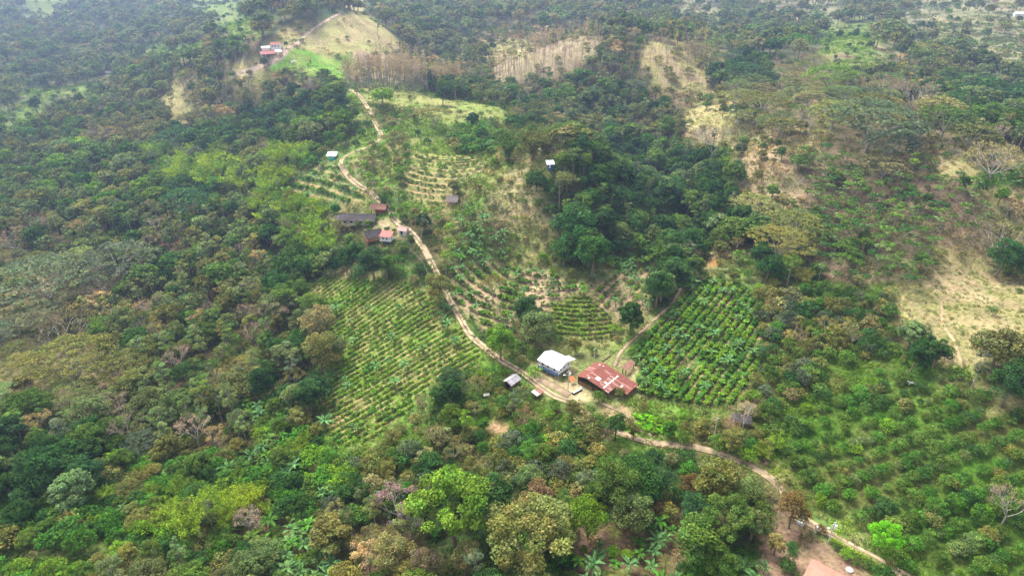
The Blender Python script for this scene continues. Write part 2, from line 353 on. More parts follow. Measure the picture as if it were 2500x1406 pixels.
# bare soil strips between crop rows
fr = math_(t, 'FRACT', at_('rowu').outputs['Fac']); tri = math_(t, 'ABSOLUTE', math_(t, 'SUBTRACT', fr, .5))
wob = noise_ramp(t, .8, -.14, .14, pos, 3); st = math_(t, 'GREATER_THAN', math_(t, 'ADD', tri, wob), .385)
st = math_(t, 'MULTIPLY', st, at_('rowm').outputs['Fac']); gap = noise_ramp(t, .25, .2, 1.3, pos, 4); st = math_(t, 'MULTIPLY', st, gap, True)
mx = node(t, "ShaderNodeMix", data_type='RGBA'); t.links.new(st, mx.inputs[0]); t.links.new(c, mx.inputs[6])
sc_ = node(t, "ShaderNodeRGB"); sc_.outputs[0].default_value = (.44, .28, .155, 1); t.links.new(vmul(t, sc_.outputs[0], noise_ramp(t, 1.5, .75, 1.2, pos, 3)), mx.inputs[7]); c = mx.outputs[2]
t.links.new(c, p.inputs['Base Color'])
bp = node(t, "ShaderNodeBump"); bp.inputs['Strength'].default_value = 1; bp.inputs['Distance'].default_value = .5
nz = node(t, "ShaderNodeTexNoise"); nz.inputs['Scale'].default_value = 1.2; nz.inputs['Detail'].default_value = 6; t.links.new(pos, nz.inputs['Vector'])
t.links.new(nz.outputs['Fac'], bp.inputs['Height']); t.links.new(bp.outputs[0], p.inputs['Normal'])
terr.materials.append(gm); to = bpy.data.objects.new("hillside_terrain", terr); COL.objects.link(to); to['kind'] = 'structure'

# ------------------------------------------------------------------ roads and paths
def smooth_line(pts, step=1.0):
    P = [at(*q) for q in pts]; out = []
    for i in range(len(P) - 1):
        p0, p1, p2, p3 = P[max(i - 1, 0)], P[i], P[i + 1], P[min(i + 2, len(P) - 1)]
        n = max(2, int((p2 - p1).length / step))
        for k in range(n):
            t = k / n
            q = [.5 * (2 * p1[a] + (p2[a] - p0[a]) * t + (2 * p0[a] - 5 * p1[a] + 4 * p2[a] - p3[a]) * t * t + (3 * p1[a] - p0[a] - 3 * p2[a] + p3[a]) * t ** 3) for a in (0, 1)]
            out.append(Vector((q[0], q[1], 0)))
    out.append(Vector((P[-1].x, P[-1].y, 0))); return out
rm, t, o = newmat("dirt_road"); p = node(t, "ShaderNodeBsdfPrincipled"); t.links.new(p.outputs[0], o.inputs[0]); p.inputs['Roughness'].default_value = 1; p.inputs['Specular IOR Level'].default_value = .1
a_ = node(t, "ShaderNodeAttribute", attribute_type='GEOMETRY', attribute_name='gcol'); tc = node(t, "ShaderNodeTexCoord")
t.links.new(vmul(t, a_.outputs['Color'], noise_ramp(t, .45, .55, 1.25, tc.outputs['Object'], 7)), p.inputs['Base Color'])
def road(name, pts, width, prof, lift=.2):
    L = smooth_line(pts, 1.0); V = []; F = []; C = []; m = len(prof)
    for i, q in enumerate(L):
        d = (L[min(i + 1, len(L) - 1)] - L[max(i - 1, 0)]).normalized(); nrm = Vector((-d.y, d.x, 0))
        ww = width * (1 + .25 * (vnoise(i, 3, 6, 4) - .5))
        for k, (u, c) in enumerate(prof):
            x = q + nrm * (u * ww + (float(vnoise(i, k * 9, 3, 8)) - .5) * .35); V.append((x.x, x.y, float(Hq(x.x, x.y)) + (lift if 0 < k < m - 1 else -.12)))
            wv = float(vnoise(i, 7, 14, 33)); mid_ = MI if wv > .55 or abs(u) > .1 else SO; c_ = [cc * (.6 + .4 * min(1, wv * 1.6)) for cc in (mid_ if abs(u) < .1 and c == MI else c)]; C.append((*[cc * (.8 + .35 * float(vnoise(i, k * 5, 4, 6))) for cc in c_], 1))
        if i:
            for k in range(m - 1): b = (i - 1) * m + k; F.append((b, b + m, b + m + 1, b + 1))
    me = mesh_from(name, V, F, [rm], smooth=True); a = me.attributes.new('gcol', 'FLOAT_COLOR', 'POINT'); a.data.foreach_set('color', np.array(C, np.float32).ravel())
    o = bpy.data.objects.new(name, me); COL.objects.link(o); o['kind'] = 'structure'; return L
SO = (.45, .34, .22); MI = (.22, .18, .10); ED = (.15, .15, .05)
prof = [(-.62, ED), (-.5, ED), (-.42, SO), (-.15, SO), (-.08, MI), (.08, MI), (.15, SO), (.42, SO), (.5, ED), (.62, ED)]
ROADPX = [(853,220),(880,238),(900,268),(915,300),(930,328),(925,345),(893,362),(860,374),(838,387),(832,402),(845,425),(870,449),(905,472),(932,495),(950,510),(966,540),(1000,565),(1030,600),(1050,635),(1068,670),(1085,705),(1102,738),(1125,780),(1150,820),(1190,855),(1225,880),(1270,907),(1320,945),(1355,968),(1400,985),(1450,1022),(1520,1060),(1600,1082),(1700,1093),(1760,1110),(1830,1138),(1870,1160),(1895,1182),(1922,1215),(1962,1265),(2000,1290),(2045,1315),(2100,1345),(2160,1378),(2215,1408),(2270,1440)]
ROADL = road("dirt_road", ROADPX, 2.35, prof)
pp = [(-.7, ED), (-.45, (.3,.22,.14)), (0, (.42,.31,.2)), (.45, (.3,.22,.14)), (.7, ED)]
PATHPX = [(1500,895),(1520,855),(1560,815),(1605,775),(1640,742),(1663,705)]
road("footpath", PATHPX, 1.1, pp)
road("footpath", [(1862,1135),(1874,1125),(1880,1100),(1885,1065)], 1.3, pp)
road("footpath", [(1390,965),(1350,940),(1310,925)], 2.4, pp)
road("footpath", [(1470,985),(1520,1010),(1560,1045),(1600,1066)], .9, pp)
road("cattle_track", [(2300,735),(2303,790),(2330,835),(2345,880),(2350,905)], .8, [(-.7, (.34,.27,.13)), (-.3, (.4,.31,.18)), (.3, (.4,.31,.18)), (.7, (.34,.27,.13))])
road("footpath", [(1060,480),(1110,455),(1150,425),(1172,395)], .8, [(-.7, (.26,.24,.1)), (0, (.42,.33,.2)), (.7, (.26,.24,.1))])
road("farm_track", [(560,185),(610,172),(650,160),(690,140),(715,112),(760,75),(830,35)], 2.2, [(-.7, (.36,.3,.15)), (-.4, (.46,.34,.26)), (.4, (.46,.34,.26)), (.7, (.36,.3,.15))])
KEEP = []
for pl in (ROADPX, PATHPX):
    for i in range(len(pl) - 1):
        if pl is ROADPX and pl[i][0] in (1355, 1400, 1450, 1520, 932, 925): continue
        for k in range(8): q = k / 8; KEEP.append((pl[i][0] * (1 - q) + pl[i + 1][0] * q, pl[i][1] * (1 - q) + pl[i + 1][1] * q, 7))
KEEPB = [(1365,895,45),(1440,915,40),(1500,915,45),(1540,900,20),(1250,928,20),(1312,960,16),(880,528,40),(925,512,22),(912,577,20),(945,582,22),(985,562,14),(1105,487,18),(812,383,18),(1345,406,14),
 (665,128,40),(680,115,20),(1990,1385,60),(1972,1285,25),(2025,1298,14),(1188,966,10),(1410,955,22),(1386,935,12),(1745,1050,9),(967,488,8),(910,462,6),(1820,1028,14),(2225,938,8),(1235,510,12),(2073,1392,14),(1740,642,9),(258,178,12)]
KEEP += KEEPB; KEEPA = np.array(KEEP)

# ------------------------------------------------------------------ plant meshes
def leaves(P, N, sz, lv, asp=1.0):
    """one small bent-free quad per leaf spray; returns verts, faces, lv"""
    n = len(P); N = N / np.maximum(np.linalg.norm(N, axis=1, keepdims=True), 1e-6)
    r = rng.normal(size=(n, 3)); U = np.cross(N, r); U /= np.maximum(np.linalg.norm(U, axis=1, keepdims=True), 1e-6); W = np.cross(N, U)
    s = (np.asarray(sz) * rng.uniform(.6, 1.25, n))[:, None]
    U = U * s * .5 * asp; W = W * s * .5
    k = rng.uniform(.55, 1, (n, 1))
    V = np.stack([P - U, P - W * k, P + U * k, P + W], 1).reshape(-1, 3)
    return V, lv
class Plant:
    def __init__(s): s.V = []; s.F = []; s.L = []; s.n = 0
    def leaves(s, P, N, sz, lv, asp=1.0):
        V, lv = leaves(P, N, sz, lv, asp); k = len(P); s.V.append(V); f = np.arange(4 * k).reshape(k, 4) + s.n; s.F += [tuple(q) for q in f.tolist()]; s.L.append(lv); s.n += 4 * k
    def mesh(s, name, mat): return mesh_from(name, np.concatenate(s.V), s.F, [mat], None, np.concatenate(s.L))
def unit(n):
    d = rng.normal(size=(n, 3)); return d / np.linalg.norm(d, axis=1, keepdims=True)
def lvrand(n, cl=1.0, hue=(1, 1, 1)):
    b = rng.uniform(.5, 1.6, (n, 1)) * cl; h = 1 + rng.normal(0, .07, (n, 3)) * np.array([1, .5, 1]); return b * h * np.array(hue)
def clump(pl, c, r, n, sz, flat=1.0, var=.3, up=.5, asp=1.0):
    d = unit(n); d[:, 2] = np.where(d[:, 2] < -.3, -d[:, 2], d[:, 2])
    q = rng.uniform(.65, 1.05, (n, 1)); P = np.array(c) + d * q * np.array(r); cb = rng.uniform(1 - var, 1 + var); hu = (rng.uniform(.88, 1.14), 1, rng.uniform(.85, 1.1))
    Nn = d * .7 + unit(n) * .75 + np.array([0, 0, up]); pl.leaves(P, Nn, sz, lvrand(n, cb, hu), asp)
def limb(mb, a, d, L, r, depth, spread, tips, n=4, seg=2, upb=.15):
    a = Vector(a); d = Vector(d).normalized(); p = a
    for k in range(seg):
        d = (d + Vector(rng.normal(0, .12, 3)) + Vector((0, 0, upb * .4))).normalized(); q = p + d * (L / seg)
        mb.tube(p, q, r * (1 - .25 * k / seg), r * (1 - .25 * (k + 1) / seg), n); p = q
    if depth == 0: tips.append(p); return
    for _ in range(int(rng.integers(2, 4)) + (1 if depth > 2 else 0)):
        e = d + Vector(rng.normal(0, spread, 3)); e.z = e.z * .8 + upb
        limb(mb, p, e, L * rng.uniform(.6, .85), r * .58, depth - 1, spread, tips, max(3, n - 1), seg, upb)
LOD = {0: (1.0, 1.0), 1: (1.75, .36), 2: (3.1, .12)}  # leaf size factor, leaf count factor
def build(kind, v, lod):
    """returns (crown Plant or MB mesh, trunk MB mesh or None), metres, standing at the origin"""
    global rng
    rng = np.random.default_rng(abs(hash((len(kind), kind[0], kind[-1], v))) % 99991 if False else (sum(map(ord, kind)) * 131 + v * 977))
    fs, fc = LOD[lod]; pl = Plant(); tr = MB(); nm = kind
    U = rng.uniform
    if kind in ('broad', 'broadtall'):
        Rr = U(3.2, 5.3); h = U(7.5, 11) if kind == 'broad' else U(12, 14); Hc = h * U(.36, .43) if kind == 'broad' else h * .4; cz = h - Hc
        tr.tube((0, 0, -1), (0, 0, cz), .32, .2, 6)
        k = int(U(20, 28)); lop = U(-.25, .25, 2)
        for i in range(k):
            ph = i * 2.4 + U(-.5, .5); ct = 1 - 1.55 * (i + .5) / k; st = math.sqrt(max(0, 1 - ct * ct)); q = U(.68, .98)
            c = (math.cos(ph) * st * Rr * q * .8 + lop[0] * Rr * ct, math.sin(ph) * st * Rr * q * .8 + lop[1] * Rr * ct, cz + ct * Hc * .82 * q)
            r = U(.9, 1.65) * Rr / 4.2; clump(pl, c, (r, r, r * U(.6, .85)), max(10, int(210 * fc)), .36 * fs, up=.5)
            if i % 3 == 0 and lod < 2: tr.tube((0, 0, cz * .75), c, .12, .04, 4)
        clump(pl, (0, 0, cz), (Rr * .5, Rr * .5, Hc * .6), max(10, int(350 * fc)), .5 * fs)
    elif kind == 'lobed':   # big crown of several heads on visible pale limbs
        Rr = 5.6; h = 13
        tr.tube((0, 0, -1), (0, 0, 4.5), .36, .26, 7)
        for i in range(9):
            ph = i * 2.4; ct = 1 - 1.2 * (i + .5) / 9; st = math.sqrt(1 - ct * ct); b = np.array([math.cos(ph) * st * 3.9, math.sin(ph) * st * 3.9, 7.5 + ct * 4])
            tr.tube((0, 0, 4), tuple(b), .13, .05, 5)
            for j in range(7):
                d = unit(1)[0]; d[2] = abs(d[2]) * .8 - .1; c = b + d * U(1.2, 2.0); r = U(.8, 1.25)
                clump(pl, c, (r, r, r * .75), max(8, int(150 * fc)), .34 * fs)
    elif kind == 'slender':
        h = U(12, 15); lean = U(-.8, .8, 2); tr.tube((0, 0, -1), (lean[0] * .5, lean[1] * .5, h * .55), .2, .15, 5); tr.tube((lean[0] * .5, lean[1] * .5, h * .55), (lean[0], lean[1], h * .93), .15, .05, 5)
        for i in range(int(U(12, 17))):
            z = h * U(.52, 1.0); rr = 2.6 * (1.15 - abs(z / h - .78) * 2.2); ph = U(0, 6.28); c = (lean[0] + math.cos(ph) * rr * U(.3, .9), lean[1] + math.sin(ph) * rr * U(.3, .9), z)
            tr.tube((lean[0] * .8, lean[1] * .8, max(h * .5, z - 1.8)), c, .06, .02, 3); r = U(.6, 1.15); clump(pl, c, (r, r, r * .55), max(8, int(110 * fc)), .34 * fs, up=.8)
    elif kind == 'umbrella':
        Rr = U(7.5, 9); h = U(8, 10); tr.tube((0, 0, -1), (0, 0, 2.2), .4, .33, 7)
        for i in range(9):
            ph = i * .7 + U(-.2, .2); e = U(.55, .85) * Rr; m1 = (math.cos(ph) * e * .45, math.sin(ph) * e * .45, h * .6); tr.tube((0, 0, 2), m1, .17, .1, 4); tr.tube(m1, (math.cos(ph) * e, math.sin(ph) * e, h * .82), .1, .04, 4)
        k = 120
        for i in range(k):
            if U(0, 1) < .2: continue
            rr = Rr * math.sqrt((i + .5) / k); ph = i * 2.4; zz = h - 2.7 * (rr / Rr) ** 2.1 + U(-.7, .55)
            r = U(.8, 1.5); clump(pl, (math.cos(ph) * rr + U(-.5, .5), math.sin(ph) * rr + U(-.5, .5), zz), (r, r, .26), max(6, int(60 * fc)), .36 * fs, up=1.5, var=.2)
    elif kind == 'bareumbrella':
        tips = []; h = 8; tr.tube((0, 0, -1), (0, 0, 1.8), .34, .28, 6); mb = MB()
        for i in range(8 if lod < 2 else 5):
            ph = i * .785 + U(-.2, .2) if lod < 2 else i * 1.25; limb(mb, (0, 0, 1.6), (math.cos(ph), math.sin(ph), .75), 3.4, .14, 3 if lod < 2 else 2, .42, tips, 4, 2, .12)
        for t_ in tips:
            m = max(4, int(26 * fc)); d = unit(m); P = np.array(t_) + d * U(0, .9, (m, 1)) * np.array([1, 1, .45]); pl.leaves(P, unit(m), .42 * fs ** .8, lvrand(m, U(.8, 1.2)), .22)
        f0 = mb; n0 = len(tr.v); tr.v += f0.v; tr.f += [tuple(i + n0 for i in f) for f in f0.f]
    elif kind in ('bare', 'stump'):
        tips = []; h = U(9, 11) if kind == 'bare' else 6; tr.tube((0, 0, -1), (0, 0, h * .35), .26 if kind == 'bare' else .6, .2 if kind == 'bare' else .45, 6)
        mb = MB()
        for i in range(4 if kind == 'bare' else 6):
            ph = i * 1.57 + U(-.4, .4); limb(mb, (0, 0, h * .33), (math.cos(ph) * .6, math.sin(ph) * .6, .9), h * .26, .13 if kind == 'bare' else .26, 3 if lod < 2 else 2, .38, tips, 4, 2, .18)
        for t_ in tips:
            m = max(3, int(16 * fc)); d = unit(m); P = np.array(t_) + d * U(0, .7, (m, 1)); pl.leaves(P, unit(m), .4 * fs ** .8, lvrand(m, U(.8, 1.2)), .2)
        n0 = len(tr.v); tr.v += mb.v; tr.f += [tuple(i + n0 for i in f) for f in mb.f]
    elif kind == 'dryhead':  # half-leafless crown of fine pale twigs and straw coloured leaves
        tips = []; mb = MB(); tr.tube((0, 0, -1), (0, 0, 4), .24, .18, 5)
        for i in range(5):
            ph = i * 1.256 + U(-.3, .3); limb(mb, (0, 0, 3.8), (math.cos(ph) * .7, math.sin(ph) * .7, .8), 2.6, .13, 2, .4, tips, 4, 2, .2)
        for t_ in tips: r = U(.7, 1.1); clump(pl, tuple(t_), (r, r, r * .8), max(6, int(85 * fc)), .33 * fs, up=.2, asp=.55)
        n0 = len(tr.v); tr.v += mb.v; tr.f += [tuple(i + n0 for i in f) for f in mb.f]
    elif kind == 'teak':
        h = U(12, 14); tr.tube((0, 0, -1), (U(-.4, .4), U(-.4, .4), h * .92), .16, .05, 4)
        for i in range(9):
            z = h * U(.45, 1); ph = U(0, 6.28); q = U(.4, 1.1) * (1.2 - z / h * .6); e = (math.cos(ph) * q, math.sin(ph) * q, z + .5); tr.tube((0, 0, z - .5), e, .04, .015, 3)
            m = max(5, int(34 * fc)); P = np.array(e) + unit(m) * .6; pl.leaves(P, unit(m), .4 * fs ** .7, lvrand(m), .5)
    elif kind == 'young':   # pale pole with a parasol of big leaves
        h = U(8, 10); le = U(-.5, .5, 2); tr.tube((0, 0, -1), (le[0], le[1], h * .85), .14, .08, 4)
        for i in range(11):
            ph = i * 2.4; q = U(.5, 2.3); c = (le[0] + math.cos(ph) * q, le[1] + math.sin(ph) * q, h - q * .35 + U(-.5, .3)); tr.tube((le[0], le[1], h * .72), c, .05, .02, 3)
            clump(pl, c, (.75, .75, .35), max(6, int(44 * fc)), .5 * fs, up=.9)
    elif kind == 'shrub':
        Rr = U(1.7, 2.4); h = U(2.8, 3.8); k = int(U(8, 13)); tr.tube((0, 0, -.5), (0, 0, h * .5), .1, .06, 4)
        for i in range(k):
            ph = i * 2.4; ct = 1 - 1.3 * (i + .5) / k; st = math.sqrt(1 - ct * ct); c = (math.cos(ph) * st * Rr * .7, math.sin(ph) * st * Rr * .7, h * .5 + ct * h * .38); r = U(.6, 1.05)
            clump(pl, c, (r, r, r * .8), max(8, int(95 * fc)), .3 * fs)
            if i % 4 == 0: tr.tube((0, 0, h * .3), c, .05, .02, 3)
    elif kind == 'citrus':
        Rr = U(1.5, 1.9); h = U(2.6, 3.2); tr.tube((0, 0, -.5), (0, 0, h * .5), .1, .07, 5)
        for i in range(11):
            ph = i * 2.4; ct = 1 - 1.5 * (i + .5) / 11; st = math.sqrt(1 - ct * ct); c = (math.cos(ph) * st * Rr * .65, math.sin(ph) * st * Rr * .65, h * .58 + ct * h * .3); r = U(.5, .85); clump(pl, c, (r, r, r * .8), max(8, int(85 * fc)), .26 * fs)
    elif kind == 'crop':
        h = U(1.1, 1.7); tr.tube((0, 0, -.3), (0, 0, h * .8), .04, .02, 3)
        for i in range(int(U(4, 7))): ph = i * 2.4; q = U(.15, .6); clump(pl, (math.cos(ph) * q, math.sin(ph) * q, h * U(.5, .95)), (.42, .42, .25), max(5, int(24 * fc)), .34 * fs, up=.8, asp=1.2)
    elif kind == 'grass':
        for i in range(7): q = U(-.9, .9, 2); clump(pl, (q[0], q[1], .15), (.4, .4, U(.3, .6)), max(4, int(14 * fc)), .34 * fs, up=.1, asp=.6)
    elif kind in ('banana', 'palm'):
        ban = kind == 'banana'; h = U(2.4, 3.2) if ban else 5.5; n = 9 if ban else 18; L = U(2.3, 2.8) if ban else 3.2; tr.tube((0, 0, -.5), (0, 0, h), .16, .11, 5)
        mb = MB(); lvv = []
        for i in range(n):
            ph = i * 2.4 + U(-.2, .2); el = U(.35, 1.25) if ban else U(-.1, 1.1); w = .34 if ban else .5; hd = np.array([math.cos(ph), math.sin(ph), 0]); sd_ = np.array([-math.sin(ph), math.cos(ph), 0]); p = np.array([0, 0, h - .1]); d = el; pts = []; ns = 6
            for s_ in range(ns + 1): pts.append(p.copy()); p = p + (hd * math.cos(d) + np.array([0, 0, math.sin(d)])) * L / ns; d -= .26 if ban else .28
            cb = U(.75, 1.3)
            for s_ in range(ns):
                wa = w * math.sin(math.pi * min(1, (s_ + .25) / ns)) ** .6; wb = w * math.sin(math.pi * min(.97, (s_ + 1.2) / (ns + .4))) ** .6; a, b = pts[s_], pts[s_ + 1]
                if ban:
                    for sg in (1, -1): f = [a, a + sd_ * wa * sg + (0, 0, .1), b + sd_ * wb * sg + (0, 0, .1), b]; mb.quad(*(f if sg > 0 else f[::-1])); lvv.append(lvrand(1, cb)[0])
                else:
                    for sg in (1, -1):
                        for q in (0, .34, .67):
                            m0 = a * (1 - q) + b * q; m1 = a * (1 - q - .16) + b * (q + .16); e = m0 + sd_ * sg * w * 1.5 * (1.1 - s_ / ns * .6) + hd * .4 - np.array([0, 0, .3]); mb.quad(m0, m1, e); lvv.append(lvrand(1, cb)[0])
        pl = mesh_from(kind + '_leaves', mb.v, mb.f, [LEAF], None, lvv)
    elif kind == 'bamboo':
        h = U(9, 12)
        for i in range(26):
            ph = i * 2.4; lean = U(.1, .55) * (.4 + i / 26); b = np.array([math.cos(ph) * .9 * i / 26, math.sin(ph) * .9 * i / 26, 0]); p = b; d = 1.57 - lean * .35; hd = np.array([math.cos(ph), math.sin(ph), 0]); L = h * U(.75, 1.05); pts = []
            for s_ in range(8): pts.append(p.copy()); p = p + (hd * math.cos(d) + np.array([0, 0, math.sin(d)])) * L / 8; d -= .05 + lean * .07 * s_
            if lod < 2:
                for s_ in range(0, 6, 2): tr.tube(tuple(pts[s_]), tuple(pts[s_ + 2 if s_ < 4 else 7]), .06, .04, 3)
            cb = U(.8, 1.25)
            for s_ in range(2, 8):
                m = max(4, int((34 + 18 * (s_ > 4)) * fc)); P = pts[s_] + unit(m) * U(.1, 1, (m, 1)) * np.array([.75, .75, .6]) * (.55 + .1 * s_); pl.leaves(P, unit(m) * .8 + hd * .5 + [0, 0, .4], .36 * fs, lvrand(m, cb), .6)
    cm = pl if isinstance(pl, bpy.types.Mesh) else (pl.mesh(kind + '_crown', LEAF) if pl.V else None)
    pale = kind in ('slender', 'teak', 'young', 'bare', 'bareumbrella', 'stump', 'dryhead', 'umbrella')
    tm = mesh_from(kind + '_trunk', tr.v, tr.f, [BARKP if pale else BARKB]) if tr.v else None
    return cm, tm
NV = {'broad': 8, 'broadtall': 4, 'lobed': 3, 'slender': 5, 'umbrella': 5, 'bareumbrella': 2, 'bare': 3, 'stump': 1, 'dryhead': 3, 'teak': 3, 'young': 3, 'shrub': 6, 'citrus': 4, 'crop': 6, 'banana': 4, 'palm': 2, 'bamboo': 3, 'grass': 3}
HT = {'broad': 9.5, 'broadtall': 13, 'lobed': 13, 'slender': 13.5, 'umbrella': 9, 'bareumbrella': 8, 'bare': 10, 'stump': 9, 'dryhead': 9, 'teak': 13, 'young': 9, 'shrub': 3.3, 'citrus': 2.9, 'crop': 1.4, 'banana': 4.2, 'palm': 7, 'bamboo': 10, 'grass': .6}
CR = {'broad': 4.4, 'broadtall': 4.4, 'lobed': 6.2, 'slender': 2.9, 'umbrella': 8.8, 'bareumbrella': 7.5, 'bare': 3.6, 'stump': 3.5, 'dryhead': 3.7, 'teak': 1.4, 'young': 2.8, 'shrub': 2.3, 'citrus': 1.9, 'crop': .8, 'banana': 2.1, 'palm': 3, 'bamboo': 4.2, 'grass': 1}
_cache = {}
def pmesh(kind, v, lod):
    k = (kind, v, lod)
    if k not in _cache: _cache[k] = build(kind, v, lod)
    return _cache[k]
NAME = {'broad': 'broadleaf_tree', 'broadtall': 'broadleaf_tree', 'lobed': 'broadleaf_tree', 'slender': 'slender_tree', 'umbrella': 'umbrella_tree', 'bareumbrella': 'bare_umbrella_tree', 'bare': 'bare_tree', 'stump': 'bare_tree',
 'dryhead': 'dry_tree', 'teak': 'teak_tree', 'young': 'plantation_tree', 'shrub': 'shrub', 'citrus': 'citrus_tree', 'crop': 'crop_plant', 'banana': 'banana_plant', 'palm': 'palm_tree', 'bamboo': 'bamboo_clump'}
KCAT = {'shrub': 'shrub', 'crop': 'crop plant', 'banana': 'banana plant', 'bamboo': 'bamboo', 'palm': 'palm tree'}
PHR = {'broad': 'round-crowned tree', 'broadtall': 'tall full-crowned tree', 'lobed': 'big many-headed tree', 'slender': 'slender pale-trunked tree', 'umbrella': 'flat umbrella-crowned tree', 'bareumbrella': 'leafless spreading tree', 'bare': 'leafless tree', 'stump': 'leafless thick tree',
 'dryhead': 'half-bare tree', 'teak': 'leafless pole tree', 'young': 'parasol-topped pole tree', 'shrub': 'shrub', 'citrus': 'citrus bush tree', 'crop': 'young crop plant', 'banana': 'banana plant', 'palm': 'palm', 'bamboo': 'bamboo clump'}
GRP = {'broadleaf_tree': 'broadleaf trees of the forest and farm', 'slender_tree': 'slender pale-trunked trees', 'umbrella_tree': 'umbrella-crowned trees', 'bare_umbrella_tree': 'leafless spreading trees', 'bare_tree': 'leafless trees', 'dry_tree': 'half-bare dry-season trees',
 'teak_tree': 'leafless pole trees in plantations', 'plantation_tree': 'pole trees in the hillside plantation', 'shrub': 'shrubs and bushes', 'citrus_tree': 'small trees of the orchard', 'crop_plant': 'young plants in the crop rows', 'banana_plant': 'banana plants', 'palm_tree': 'palms', 'bamboo_clump': 'bamboo clumps'}
PAL = {  # leaf colours; ash is lightened and greyed to brighten the distant forest
 'dark': (.042,.1,.024), 'deep': (.038,.085,.028), 'mid': (.085,.15,.028), 'olive': (.15,.16,.045), 'khaki': (.2,.19,.075), 'grey': (.09,.115,.062), 'ash': (.125,.16,.055), 'sage': (.115,.165,.055), 'bright': (.12,.22,.02), 'lime': (.15,.4,.018),
 'yellowgreen': (.18,.28,.028), 'apple': (.14,.25,.028), 'bamboo': (.27,.37,.03), 'rust': (.15,.10,.042), 'brown': (.2,.15,.08), 'straw': (.38,.29,.13), 'pinkish': (.35,.26,.2), 'mauve': (.25,.18,.2), 'blue': (.09,.18,.06), 'emerald': (.06,.155,.022), 'yellow': (.42,.33,.06)}
CNAME = {'dark': 'dark green', 'deep': 'deep green', 'mid': 'mid green', 'olive': 'olive', 'khaki': 'khaki', 'grey': 'grey-green', 'ash': 'ash-green', 'sage': 'sage green', 'bright': 'bright green', 'lime': 'vivid lime', 'yellowgreen': 'yellow-green', 'apple': 'apple green', 'bamboo': 'bright yellow-green', 'rust': 'rust brown', 'brown': 'brown', 'straw': 'straw-coloured', 'pinkish': 'pale pinkish', 'mauve': 'mauve', 'blue': 'blue-green', 'emerald': 'emerald green', 'yellow': 'yellowish'}
